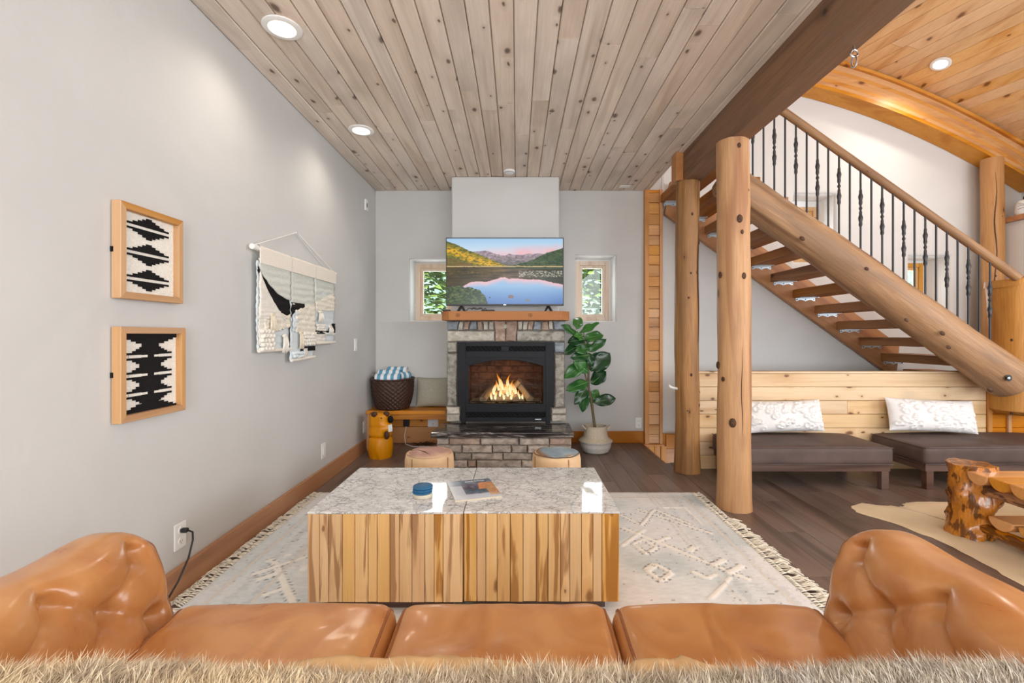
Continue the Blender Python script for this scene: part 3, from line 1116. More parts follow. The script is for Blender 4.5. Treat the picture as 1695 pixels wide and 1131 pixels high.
# wainscot under the stairs ----------------------------------------------------------
ws = struct('wall_wainscot', MB().box(1.50, 4.03, 3.965, 4.0, 0, 0.815), M['wainscot'])
hb = 0.823 / 7
for k in range(7):
    z = k * hb
    cut = 1.50 + (1.1 + 0.5 * ((k * 0.37) % 1)) if k in (1, 4) else None
    segs = [(1.50, 4.03)] if cut is None else [(1.50, cut), (cut, 4.03)]
    for a, b in segs:
        obj('board', MB().prism([(-0.0, 0.005), (0.004, 0.001), (0.024, 0.001), (0.024, hb - 0.002), (0.004, hb - 0.002), (0, hb - 0.006)], 0, b - a - 0.002, 'x'), M['wainscot'], ws, loc=(a, 3.94, z))
obj('cap', MB().box(1.49, 4.03, 3.925, 4.02, 0.823, 0.84), M['wainscot'], ws, bev=0.003)
w2 = struct('wall_wainscot_right', MB().box(4.03, 5.0, 3.975, 4.0, 0, 0.815), M['wainscot_orange'])
for k in range(7):
    obj('board', MB().prism([(0, 0.005), (0.004, 0.001), (0.02, 0.001), (0.02, hb - 0.002), (0.004, hb - 0.002), (0, hb - 0.006)], 0, 0.958, 'x'), M['wainscot_orange'], w2, loc=(4.032, 3.955, k * hb))
obj('upright', MB().box(4.03, 4.072, 3.925, 3.954, 0, 0.82), M['column_z'], w2, bev=0.004)
obj('upright', MB().box(4.215, 4.245, 3.932, 3.954, 0, 0.82), M['column_z'], w2, bev=0.004)
struct('floor_landing', MB().box(3.95, 5.0, 4.002, YB, 0.40, 0.62), M['floor'])

# bench wall panelling by the fireplace
bp = struct('trim_3', MB().box(XL, -0.70, YB - 0.02, YB - 0.002, 0, 0.36), M['bench'])
for k in range(2):
    obj('board', MB().box(XL + 0.002, -0.71, YB - 0.04, YB - 0.021, 0.004 + k * 0.176, 0.176 + k * 0.176), M['bench'], bp, bev=0.003)
# ================================================================== STAIRCASE
st = thing('staircase', 'open staircase with thick plank treads on a round log stringer and a board stringer', 'staircase', (4.0, 3.72, 0))
SO = Vector((4.0, 3.72, 0))
a0 = Vector((4.03, 3.72, 0.755)) - SO
a1 = Vector((1.66, 3.72, 2.4325)) - SO
d = (a1 - a0)
rot = Vector((0, 0, 1)).rotation_difference(d.normalized()).to_euler()
lg = log_mb(d.length, 0.162, 0.138, 36, 70, 0.03, 21, 0.0, 0.0, 0.05)
# saw the lower end plumb: flatten everything beyond the plane x = 4.02
q = rot.to_matrix()
vs = []
for v in lg.v:
    p = q @ Vector(v) + a0
    if p.x > 0.022:
        over = p.x - 0.022
        dd = d.normalized()
        p = p + dd * (over / -dd.x)
    vs.append(tuple(q.inverted() @ (p - a0)))
lg.v = vs
obj('log_stringer', lg, M['log_grey'], st, loc=a0, rot=rot, smooth=True, sharp=50)
for (px, py, s) in ((1639, 645, 0.020), (1560, 552, 0.016), (1570, 575, 0.014), (1435, 445, 0.012), (1328, 395, 0.016), (1500, 530, 0.013)):
    p = at(px, py, 3.565) - SO
    obj('knot', MB().blob((0, 0, 0), (s * 1.5, s * 0.5, s), 8, 6), M['knot'], st, loc=p, rot=(0, 0.6, 0), smooth=True)
obj('bolt_hole', MB().lathe([(0.026, 0), (0.026, 0.004), (0.017, 0.004), (0.013, 0.012), (0.001, 0.012)], 20), M['plastic_black'], st, loc=at(1669, 626, 3.572) - SO, rot=(PI / 2, 0, 0), smooth=True)
obj('bolt_head', MB().lathe([(0.011, 0), (0.011, 0.008), (0.001, 0.010)], 6), M['steel'], st, loc=at(1669, 626, 3.561) - SO, rot=(PI / 2, 0, 0))


def zlow(x):
    return 0.773 + 0.7146 * (3.875 - x)


xa, xb = 3.99, 1.56
poly = [(xa - 4.0, zlow(xa)), (xa - 4.0, zlow(xa) + 0.385), (xb - 4.0, zlow(xb) + 0.385), (xb - 4.0, zlow(xb))]
# board grain along its length: build it level and turn it
Ls = math.hypot(xa - xb, zlow(xb) - zlow(xa))
an = math.atan2(zlow(xb) - zlow(xa), xa - xb)
obj('board_stringer', MB().prism([(0, 0), (-0.18, 0.31), (-Ls - 0.15, 0.31), (-Ls, 0)], 4.822 - 3.72, 4.88 - 3.72, 'y'), M['stringer'], st, loc=(xa - 4.0, 0, zlow(xa)), rot=(0, an, 0), bev=0.004)
for k in range(-1, 11):
    xc = 3.954 - 0.231 * k - 4.0
    z = 0.88 + 0.166 * k
    obj('tread', MB().box(-0.135, 0.135, 0.06 + 0.02 * (k < 0), 1.095, 0, 0.082), M['tread'], st, loc=(xc, 0, z), bev=0.006)
    if k >= 0:
        mb = MB().box(-0.10, 0.10, 1.02, 1.10, -0.005, -0.0005)
        pf = [(-0.10, -0.0005), (-0.10, -0.034), (-0.085, -0.036), (-0.06, -0.022), (-0.03, -0.026), (0, -0.038), (0.03, -0.026), (0.06, -0.022), (0.085, -0.036), (0.10, -0.034), (0.10, -0.0005)]
        mb.prism(pf, 1.094, 1.101, 'y')
        br = obj('bracket', mb, M['steel'], st, loc=(xc, 0, z))
        mb = MB()
        for bx in (-0.088, 0, 0.088):
            mb.lathe([(0.005, 0), (0.005, 0.004), (0.001, 0.005)], 8, (bx, 0, 0))
        obj('screws', mb, M['plastic_black'], br, loc=(0, 1.093, -0.02), rot=(PI / 2, 0, 0), kind='stuff')

rl = thing('stair_railing', 'wrought iron stair railing under a round wooden handrail', 'railing', (4.0, 3.72, 0))


def rail_z(x):
    return 1.654 + 0.7065 * (4.014 - x)


def log_z(x):
    return 0.755 + (4.03 - x) * (2.475 - 0.755) / (4.03 - 1.60)


h0 = Vector((4.06, 3.72, rail_z(4.06) - 0.005)) - SO
h1 = Vector((1.56, 3.72, rail_z(1.56))) - SO
d = h1 - h0
obj('handrail', log_mb(d.length, 0.034, 0.031, 16, 30, 0.02, 33), M['log_grey'], rl, loc=h0, rot=Vector((0, 0, 1)).rotation_difference(d.normalized()).to_euler(), smooth=True, sharp=60)


def twist(mb, z, L, r):
    n = 12
    th = np.linspace(0, 2 * PI, 8, endpoint=False)
    P = []
    for i in range(n + 1):
        t = i / n
        rr = 0.0072 + (r - 0.0072) * math.sin(PI * t) ** 0.7
        P.append([(rr * (1 + 0.16 * math.cos(2 * (a + t * 7))) * math.cos(a), rr * (1 + 0.16 * math.cos(2 * (a + t * 7))) * math.sin(a), z + L * t) for a in th])
    P = np.array(P)
    P = np.concatenate([P, P[:, :1]], 1)
    return mb.grid(P, flip=True)


for i in range(24):
    px = 1246 + 17.85 * i - 17.85 * (i == 23) * 24
    x = (px - VX) / F * 3.72
    z0, z1 = log_z(x) + 0.17, rail_z(x) - 0.025
    if x > 4.0 or z1 <= z0:
        continue
    b = obj('baluster', MB().tube([(0, 0, z0), (0, 0, z1)], 0.0075, 8), M['iron'], rl, loc=(x - 4.0, 0, 0), smooth=True, sharp=60)
    if i % 2 == 0:
        zm = z0 + (z1 - z0) * (0.54 if (i // 2) % 2 else 0.62)
        obj('twist', twist(MB(), zm + 0.022, 0.13, 0.0145), M['iron'], b, smooth=True)
        obj('twist', twist(MB(), zm - 0.152, 0.13, 0.0145), M['iron'], b, smooth=True)
        obj('knuckle', MB().blob((0, 0, zm), (0.0125, 0.0125, 0.016), 10, 7), M['iron'], b, smooth=True)

nw = thing('newel_log', 'thick round newel log where the stair handrail ends', 'newel', (4.225, 3.86, 0.49))
nl_ = log_mb(1.19, 0.195, 0.19, 36, 34, 0.03, 41, 0.0, 0.0, 0.02)
nl_.v = [(x * (1 + 0.10 * math.exp(-((z - 1.19) / 0.12) ** 2)), y * (1 + 0.10 * math.exp(-((z - 1.19) / 0.12) ** 2)), z + (0.10 * (0.2 - x) / 0.4 * -1 if z > 1.15 else 0)) for x, y, z in nl_.v]
obj('trunk', nl_, M['log'], nw, smooth=True, sharp=50)
knots(nw, 1.19, 0.195, 0.19, [(0.08, -120, 0.026), (0.155, -95, 0.018), (0.62, -150, 0.014), (0.9, -120, 0.014), (0.02, -150, 0.016)])

# shelf pots on the ledge ------------------------------------------------------------
jug = thing('ceramic_jug', 'white jug with dark lines and a ring handle on the ledge by the right post', 'jug', (5.05, 4.55, 2.345))
obj('body', MB().lathe([(0.07, 0), (0.082, 0.02), (0.080, 0.08), (0.066, 0.125), (0.055, 0.14), (0.03, 0.142)], 24), M['pillow_white'], jug, smooth=True)
obj('handle', MB().tube([(0.022 * math.cos(a), 0.0, 0.165 + 0.022 * math.sin(a)) for a in np.linspace(-0.6, PI + 0.6, 14)], 0.006, 8), M['black'], jug, smooth=True)
for k in range(3):
    obj('line', MB().tube([(0.0822 * math.cos(a), 0.0822 * math.sin(a), 0.05 + k * 0.022 + 0.012 * math.sin(a * 2 + k)) for a in np.linspace(PI, 2 * PI, 14)], 0.0016, 5), M['ink'], jug)
gp = thing('potted_grass', 'tall green artificial grass in a pale pot at the right picture edge', 'plant', (5.10, 4.36, 2.345))
obj('pot', MB().lathe([(0.055, 0), (0.075, 0.03), (0.08, 0.13), (0.075, 0.135), (0.068, 0.12), (0.001, 0.115)], 24), M['linen'], gp, smooth=True)
mb = MB()
for k in range(110):
    a = random.random() * 2 * PI
    L = random.uniform(0.30, 0.50)
    ln = random.uniform(0.1, 0.55)
    b = Vector((0.03 * math.cos(a), 0.03 * math.sin(a), 0.115))
    dirv = Vector((math.cos(a) * ln, math.sin(a) * ln, 1)).normalized()
    s = Vector((-math.sin(a), math.cos(a), 0)) * 0.005
    mid = b + dirv * L * 0.55
    tip = b + dirv * L + Vector((math.cos(a), math.sin(a), -0.3)) * 0.05
    mb.add([b - s, b + s, mid - s, mid + s, tip], [(0, 1, 3, 2), (2, 3, 4)])
gm = plain('grass blade', C(58, 140, 62), 0.45, 0.4, var=0.35, scale=8)
obj('blades', mb, gm, gp, kind='stuff', fix=False)

# ================================================================== FIREPLACE
# stone surround: every stone a part
YS = 4.40
fp = thing('stone_fireplace', 'fireplace surround of mixed grey, blue and brown fieldstone under the timber mantel', 'fireplace', (-0.10, YS, 0.31))
FO = Vector((-0.10, YS, 0.31))


def quad_stone(pts_px, m, parent, origin, Y=YS, depth=0.12, proud=0.0, name='stone', inset=0.004, label=None):
    """stone whose face outline is given by picture points on the plane y = Y"""
    P = [at(px, py, Y) for px, py in pts_px]
    c = sum(P, Vector()) / len(P)
    out = []
    for p in P:
        v = p - c
        out.append(p - v.normalized() * inset * 1.3)
    # outline with irregular intermediate points
    ring = []
    n = len(out)
    for i in range(n):
        a, b = out[i], out[(i + 1) % n]
        k = max(2, int((b - a).length / 0.05))
        for t in range(k):
            p = a.lerp(b, t / k)
            if t:
                p = p + (c - p).normalized() * random.uniform(-0.002, 0.005)
            ring.append(p)
    yo = -proud
    mb = MB()
    r0 = [(p.x - c.x, depth, p.z - c.z) for p in ring]
    r1 = [(p.x - c.x, yo + 0.012, p.z - c.z) for p in ring]
    r2 = [((p.x - c.x) * (1 - 0.008 / max(0.02, abs(p.x - c.x))) if abs(p.x - c.x) > 0.02 else p.x - c.x, yo + random.uniform(-0.004, 0.004),
           (p.z - c.z) * (1 - 0.008 / max(0.02, abs(p.z - c.z))) if abs(p.z - c.z) > 0.02 else p.z - c.z) for p in ring]
    k = len(ring)
    vs = r0 + r1 + r2 + [(0, yo - 0.004, 0)]
    fs = []
    for i in range(k):
        j = (i + 1) % k
        fs += [(i, j, k + j, k + i), (k + i, k + j, 2 * k + j, 2 * k + i), (2 * k + i, 2 * k + j, 3 * k)]
    fs.append(tuple(range(k - 1, -1, -1)))
    mb.add(vs, fs)
    return obj(name, mb, m, parent, loc=Vector((c.x, Y, c.z)) - origin, smooth=True, sharp=35, label=label)


def rect(x0, x1, y0, y1):
    return [(x0, y0), (x1, y0), (x1, y1), (x0, y1)]


mo = MB()
for (x0, x1, y0, y1) in ((741, 757.5, 531, 699), (917, 935, 531, 699), (757, 917.5, 531, 566)):
    p, q_ = at(x0, y1, YS), at(x1, y0, YS)
    mo.box(p.x + 0.10, q_.x + 0.10, 0.022, 0.058, p.z - 0.31, q_.z - 0.31)
obj('mortar', mo, M['mortar'], fp)
SG, SB, SR, SL = M['stone_grey'], M['stone_blue'], M['stone_brown'], M['stone_light']
# arch course under the mantel, left to right
for pts, m in (([(739, 531), (761, 531), (757, 547), (740, 547)], SB), ([(761.5, 531), (767, 531), (765, 547), (757.5, 547)], SL), ([(767.5, 531), (778, 531), (775, 547), (765.5, 547)], SR),
               ([(778.5, 531), (789, 531), (790, 547), (775.5, 547)], SB), ([(789.5, 531), (798, 531), (799, 547), (790.5, 547)], SR), ([(798.5, 531), (808, 531), (808.5, 547), (801, 547)], SL),
               ([(808.5, 531), (817, 531), (817.5, 547), (809.5, 547)], SL), ([(857.5, 531), (866, 531), (864, 547), (857, 547)], SL), ([(866.5, 531), (874.5, 531), (872, 547), (864.5, 547)], SL),
               ([(875, 531), (884, 531), (881, 547), (872.5, 547)], SR), ([(884.5, 531), (897, 531), (895, 547), (881.5, 547)], SB), ([(897.5, 531), (907, 531), (909, 547), (895.5, 547)], SR),
               ([(907.5, 531), (914.5, 531), (916, 547), (909.5, 547)], SL), ([(915, 531), (936, 531), (936, 547), (916.5, 547)], SB)):
    quad_stone(pts, m, fp, FO, proud=random.uniform(0, 0.008), inset=0.002)
quad_stone(rect(739.5, 819.5, 547.5, 565.5), SL, fp, FO, proud=0.004)
quad_stone(rect(854.5, 935.5, 547.5, 565.5), SG, fp, FO, proud=0.004)
quad_stone([(817.5, 531), (837, 531), (836.5, 566), (820, 566)], SR, fp, FO, proud=0.014, name='keystone', inset=0.001)
quad_stone([(837, 531), (857, 531), (853.5, 566), (836.5, 566)], SR, fp, FO, proud=0.014, name='keystone', inset=0.001)
quad_stone([(832, 537), (836, 535), (840, 538), (838.5, 543), (836, 546), (833, 543)], SL, fp, FO, proud=0.022, depth=-0.006, name='heart_stone', inset=0.0, label='pale heart shaped stone set in the keystone')
for pts, m in ((rect(739.5, 756.5, 566, 584), SG), (rect(739.5, 756.5, 584.5, 673), SG), (rect(738, 762, 673.5, 686), SL), (rect(738, 762, 686.5, 699), SL),
               (rect(917.5, 935.5, 566, 585), SB), (rect(918, 935, 585.5, 675), SG), (rect(912, 938, 675.5, 686), SL), (rect(912, 938, 686.5, 699), SL)):
    quad_stone(pts, m, fp, FO, proud=random.uniform(0, 0.012), inset=0.003)

# mantel
mt = thing('mantel', 'thick orange timber mantel beam with clipped corners above the stone fireplace', 'mantel', (-0.10, 4.15, 1.286))
mw = 0.587
tag(mt, 'thick orange timber mantel beam with clipped corners above the stone fireplace', 'mantel')
obj('timber', MB().prism([(-mw + 0.075, 0), (mw - 0.075, 0), (mw, 0.075), (mw, 0.305), (-mw, 0.305), (-mw, 0.075)], 0, 0.082, 'z'), M['mantel'], mt, bev=0.004)
for x in (-0.43, 0.225):
    ring = [(x + 0.017 * math.cos(a), -0.0005, 0.045 + 0.014 * math.sin(a)) for a in np.linspace(0, 2 * PI, 15)]
    obj('knot', MB().tube(ring, 0.0018, 5, False).blob((x, 0, 0.045), (0.006, 0.002, 0.005), 8, 5), M['knot'], mt, smooth=True)

# hearth
YH = 3.995
he = thing('hearth', 'raised hearth of stacked ledge stone under a black granite slab', 'hearth', (-0.12, YH, 0))
HO = Vector((-0.12, YH, 0))
obj('slab', MB().prism([(-0.625, -0.03), (0.615, -0.03), (0.625, 0.40), (-0.60, 0.40)], 0.262, 0.308, 'z'), M['granite'], he, bev=0.008, seg=3)
obj('core', MB().box(-0.555, 0.555, 0.03, 0.41, 0, 0.26), M['mortar'], he)


def hearth_row(py0, py1, cuts, gm=None):
    for a, b in zip(cuts[:-1], cuts[1:]):
        pts = rect(650 + a / 5.297 - 0 + 0, 650 + b / 5.297, py0, py1)
        quad_stone(pts, M['stone_brown'] if random.random() < 0.25 else M['stone_hearth'], he, HO, Y=YH, depth=0.06, proud=random.uniform(-0.006, 0.012), inset=0.002)


hearth_row(725, 737.3, [380, 492, 770, 1108, 1372, 1568])
hearth_row(737.5, 750.3, [385, 608, 870, 1040, 1180, 1372, 1568])
hearth_row(750.5, 762.3, [382, 540, 690, 966, 1222, 1400, 1566])
hearth_row(762.5, 774.6, [384, 655, 735, 1130, 1230, 1420, 1566])

# gas insert: metal box, arched front, grilles, logs, flames
fi = thing('gas_fireplace_insert', 'black metal gas fireplace insert with an arched window and burning logs', 'fireplace', (-0.105, 4.372, 0.31))
FI = Vector((-0.105, 4.372, 0.31))


def lp(px, py, Y=4.372):
    p = at(px, py, Y) - FI
    return (p.x, p.z)


BK = M['black']
x0, z1 = lp(757.5, 566.5)
x1, z0 = lp(916.5, 698)
zi = lp(0, 673)[1]
# outer surround plate (notched at the foot) and raised inner door frame
xi0, xi1 = lp(763, 0)[0], lp(911, 0)[0]
ox0, oz1 = lp(772, 596)
ox1, oz0 = lp(903, 672)
xa, xb = lp(771, 0)[0], lp(903, 0)[0]
obj('side_frame', MB().prism([(xi0, 0), (xa, 0), (xa, z1), (x0, z1), (x0, zi), (xi0, zi)], 0, 0.03, 'y'), BK, fi, bev=0.003)
obj('side_frame', MB().prism([(xi1, 0), (xi1, zi), (x1, zi), (x1, z1), (xb, z1), (xb, 0)], 0, 0.03, 'y'), BK, fi, bev=0.003)
# top panel with two louvre openings
tx = [lp(p, 0)[0] for p in (771, 771.5, 829.5, 842.5, 902.5, 903)]
tz = [lp(0, p)[1] for p in (592, 581.5, 573.5, 566.5)]
mb = MB()
mb.box(tx[0], tx[5], -0.006, 0.02, tz[2], tz[3])
mb.box(tx[0], tx[5], -0.006, 0.02, tz[0], tz[1])
mb.box(tx[2], tx[3], -0.006, 0.02, tz[1], tz[2])
obj('top_panel', mb, BK, fi, bev=0.002)
bz = [lp(0, p)[1] for p in (698, 691, 682.5, 672)]
mb = MB()
mb.box(tx[0], tx[5], -0.006, 0.02, bz[2], bz[3])
mb.box(tx[0], tx[5], -0.006, 0.02, bz[0], bz[1])
obj('bottom_panel', mb, BK, fi, bev=0.002)


def lattice(xa, xb, za, zb, pitch):
    mb = MB()
    h = zb - za
    n = int(round((xb - xa) / pitch))
    p = (xb - xa) / n
    for k in range(n):
        for s in (0, 1):
            A = Vector((xa + (k + s) * p, 0.004, za))
            B = Vector((xa + (k + 1 - s) * p, 0.004, zb))
            mb.tube([A, B], 0.0035, 5)
    return mb


g1 = obj('grille', lattice(tx[1], tx[2], tz[1], tz[2], 0.044), BK, fi)
g2 = obj('grille', lattice(tx[3], tx[4], tz[1], tz[2], 0.044), BK, fi)
g3 = obj('grille', lattice(tx[1], tx[4], bz[1], bz[2], 0.044), BK, fi)
obj('backing', MB().box(tx[0], tx[5], 0.021, 0.024, tz[1] - 0.005, tz[2] + 0.005), M['black_matte'], fi)
obj('backing', MB().box(tx[0], tx[5], 0.021, 0.024, bz[1] - 0.005, bz[2] + 0.005), M['black_matte'], fi)
# arched door: panel with arch cut-out
ax0, ax1 = lp(776, 0)[0], lp(899.5, 0)[0]
zs_, zt_ = lp(0, 606)[1], lp(0, 593.5)[1] - 0.012
zb_ = lp(0, 669)[1]
cxm = (ax0 + ax1) / 2
hw = (ax1 - ax0) / 2


def arc(t, up=0.0, grow=0.0):
    s = math.sin(t * PI / 2)
    return (cxm + (hw + grow) * s * 1.0, zs_ + up + (zt_ - zs_) * (1 - (s) ** 2))


A = [arc(t) for t in np.linspace(-1, 1, 25)]
ptop = tz[0]
mb = MB()
for (a, b) in zip(A[:-1], A[1:]):
    mb.prism([a, b, (b[0], ptop), (a[0], ptop)], 0.0, 0.02, 'y')
mb.box(tx[0], ax0, 0.0, 0.02, bz[3], ptop)
mb.box(ax1, tx[5], 0.0, 0.02, bz[3], ptop)
mb.box(ax0, ax1, 0.0, 0.02, bz[3], zb_)
obj('door', mb, BK, fi)
P = []
for t in np.linspace(-1, 1, 33):
    x, z = arc(t)
    w = 0.014 + 0.012 * (1 - abs(t)) ** 0.5
    P.append([(x, -0.002, z + w), (x, -0.020, z + w), (x, -0.024, z), (x, -0.004, z - 0.004), (x, 0.002, z)])
obj('arch_hood', MB().grid(np.array(P)), BK, fi, smooth=True, sharp=40)
# firebox
bx0, bx1, bz0, bz1 = tx[0] - 0.0, tx[5], bz[3] + 0.0, ptop
sootm = stone('soot brick', C(120, 84, 68), C(52, 38, 34), 0.3, 9)
mb = MB()
mb.box(bx0, bx1, 0.40, 0.42, bz0, bz1)
mb.box(bx0, bx0 + 0.012, 0.024, 0.40, bz0, bz1)
mb.box(bx1 - 0.012, bx1, 0.024, 0.40, bz0, bz1)
mb.box(bx0, bx1, 0.024, 0.40, bz1 - 0.01, bz1)
mb.box(bx0, bx1, 0.024, 0.42, bz0 - 0.012, bz0)
obj('firebox', mb, sootm, fi)
for r in range(6):
    for c_ in range(5):
        wv = (bx1 - bx0 - 0.03) / 4.5
        xa = bx0 + 0.015 + (c_ - 0.5 * (r % 2)) * wv
        xb = min(xa + wv - 0.006, bx1 - 0.014)
        xa = max(xa, bx0 + 0.014)
        if xb - xa > 0.02:
            obj('brick', MB().box(xa, xb, 0.388, 0.40, bz0 + 0.01 + r * 0.07, bz0 + 0.074 + r * 0.07), sootm, fi, bev=0.003)
obj('pane', MB().box(tx[0] + 0.004, tx[5] - 0.004, 0.0245, 0.0275, bz0, bz1 - 0.012), M['fire_glass'], fi)
obj('ember_bed', MB().grid(np.array([[(x, y, bz0 + 0.022 + 0.010 * float(vnoise(np.array(x * 60.), np.array(y * 60.), 3))) for y in np.linspace(0.06, 0.38, 16)] for x in np.linspace(bx0 + 0.03, bx1 - 0.03, 40)])), M['fire_log'], fi, kind='stuff')
obj('grate', MB().tube([(bx0 + 0.05, 0.055, bz0 + 0.03), (bx1 - 0.05, 0.055, bz0 + 0.03)], 0.006, 6).tube([(bx0 + 0.05, 0.055, bz0 + 0.012), (bx1 - 0.05, 0.055, bz0 + 0.012)], 0.006, 6), M['black_matte'], fi)


def fire_log(A, B, r):
    A, B = Vector(A), Vector(B)
    d = B - A
    obj('fire_log', log_mb(d.length, r, r * 0.9, 14, 10, 0.08, int(r * 9999) + int(A.x * 100) % 77), M['fire_log'], fi, loc=A, rot=Vector((0, 0, 1)).rotation_difference(d.normalized()).to_euler(), smooth=True, sharp=50)


fz = bz0 + 0.05
fire_log((-0.22, 0.08, fz), (-0.14, 0.30, fz + 0.10), 0.036)
fire_log((0.10, 0.08, fz), (0.05, 0.30, fz + 0.09), 0.033)
fire_log((0.24, 0.09, fz), (0.12, 0.30, fz + 0.14), 0.036)
fire_log((-0.15, 0.17, fz), (0.18, 0.19, fz), 0.040)
fire_log((-0.10, 0.16, fz + 0.045), (0.03, 0.15, fz + 0.06), 0.030)
fire_log((0.02, 0.30, fz + 0.02), (0.14, 0.20, fz + 0.17), 0.030)


def flame_mat():
    g = G('flame')
    g.t.nodes.remove(g.p)
    a = g.n('ShaderNodeAttribute', attribute_name='Col')
    e = g.n('ShaderNodeEmission')
    g.l(a.outputs['Color'], e.inputs[0])
    e.inputs[1].default_value = 1.6
    tr = g.n('ShaderNodeBsdfTransparent')
    mx = g.n('ShaderNodeMixShader')
    g.l(a.outputs['Alpha'], mx.inputs[0])
    g.l(tr.outputs[0], mx.inputs[1])
    g.l(e.outputs[0], mx.inputs[2])
    g.l(mx.outputs[0], g.out.inputs[0])
    return g.m


M['flame'] = flame_mat()


def flame(x, y, z, h, r, seed):
    n, k = 18, 12
    P, cols = [], []
    for i in range(n + 1):
        t = i / n
        rr = r * (math.sin(PI * min(1, t * 0.9 + 0.12)) ** 0.8) * (1 - t) ** 0.55 + 0.0005
        sx = 0.030 * h / 0.2 * math.sin(t * 5.2 + seed) * t
        sy = 0.02 * math.sin(t * 4.0 + seed * 2) * t
        c0 = np.array(C(255, 246, 200)) * (1 - t) + np.array(C(255, 170, 50)) * t
        if t > 0.7:
            c0 = np.array(C(255, 150, 40))
        al = 0.92 * (1 - t ** 3)
        row, crow = [], []
        for j in range(k + 1):
            a = 2 * PI * j / k
            w = 1 + 0.25 * math.sin(3 * a + t * 9 + seed)
            row.append((x + sx + rr * w * math.cos(a), y + sy + rr * 0.6 * w * math.sin(a), z + h * t))
            crow.append((c0[0], c0[1], c0[2], al))
        P.append(row)
        cols.append(crow)
    return obj('flame', MB().grid(np.array(P), col=np.array(cols)), M['flame'], fi, smooth=True)


for k, (x, y, h, r) in enumerate(((-0.055, 0.17, 0.235, 0.026), (0.035, 0.17, 0.225, 0.022), (-0.11, 0.16, 0.15, 0.022), (-0.01, 0.15, 0.13, 0.028), (0.085, 0.15, 0.14, 0.024),
                                  (-0.14, 0.12, 0.085, 0.013), (-0.10, 0.11, 0.095, 0.014), (-0.055, 0.10, 0.115, 0.016), (-0.02, 0.10, 0.09, 0.013), (0.02, 0.10, 0.125, 0.016), (0.055, 0.10, 0.10, 0.014),
                                  (0.09, 0.12, 0.11, 0.014), (0.13, 0.14, 0.10, 0.014), (0.165, 0.14, 0.07, 0.011), (-0.185, 0.15, 0.07, 0.011), (-0.075, 0.20, 0.16, 0.020), (0.06, 0.2, 0.16, 0.018), (0.0, 0.19, 0.16, 0.018))):
    flame(x, y, bz0 + 0.045 + (0.03 if h > 0.1 else 0), h, r, k * 1.7)
light('fire_glow', 'POINT', FI + Vector((0, 0.10, bz0 + 0.16)), (0, 0, 0), 1.6, (1, 0.55, 0.2), shadow_soft_size=0.08)
# tiny maker's badge on the lower panel
mb = MB()
bx, bzz = lp(886, 694.2)
for k in range(9):
    mb.box(bx + k * 0.0062, bx + k * 0.0062 + 0.0045, -0.0078, -0.006, bzz - 0.004, bzz + (0.006 if k in (0, 3, 6, 8) else 0.003))
obj('badge', mb, M['steel'], fi)

# television ------------------------------------------------------------------------
tv = thing('television', 'flat television showing a mountain lake at dusk, standing on the timber mantel', 'television', (-0.109, 4.27, 1.369))
TW, TH, TZ = 0.547, 0.633, 0.055
obj('housing', MB().box(-TW, TW, 0.004, 0.045, TZ, TZ + TH), M['plastic_black'], tv, bev=0.003)
mb = MB()
mb.box(-TW, -TW + 0.007, -0.004, 0.006, TZ, TZ + TH).box(TW - 0.007, TW, -0.004, 0.006, TZ, TZ + TH)
mb.box(-TW, TW, -0.004, 0.006, TZ + TH - 0.008, TZ + TH).box(-TW, TW, -0.004, 0.006, TZ, TZ + 0.016)
obj('bezel', mb, M['plastic_black'], tv, bev=0.001)
obj('logo', MB().box(-0.012, 0.012, -0.0055, -0.004, TZ + 0.004, TZ + 0.011), M['steel'], tv)
for s in (-1, 1):
    mb = MB()
    for q_ in (-1, 1):
        mb.add([Vector(v) for v in ((s * 0.405 - 0.012, 0.0, TZ), (s * 0.405 + 0.012, 0.0, TZ), (s * 0.405 + q_ * 0.032 - 0.009, -0.03, 0.0), (s * 0.405 + q_ * 0.032 + 0.009, -0.03, 0.0),
                                    (s * 0.405 - 0.012, 0.03, TZ), (s * 0.405 + 0.012, 0.03, TZ), (s * 0.405 + q_ * 0.032 - 0.009, 0.05, 0.0), (s * 0.405 + q_ * 0.032 + 0.009, 0.05, 0.0))],
               [(0, 1, 3, 2), (4, 6, 7, 5), (0, 2, 6, 4), (1, 5, 7, 3), (2, 3, 7, 6), (0, 4, 5, 1)])
    obj('foot', mb, M['plastic_black'], tv)


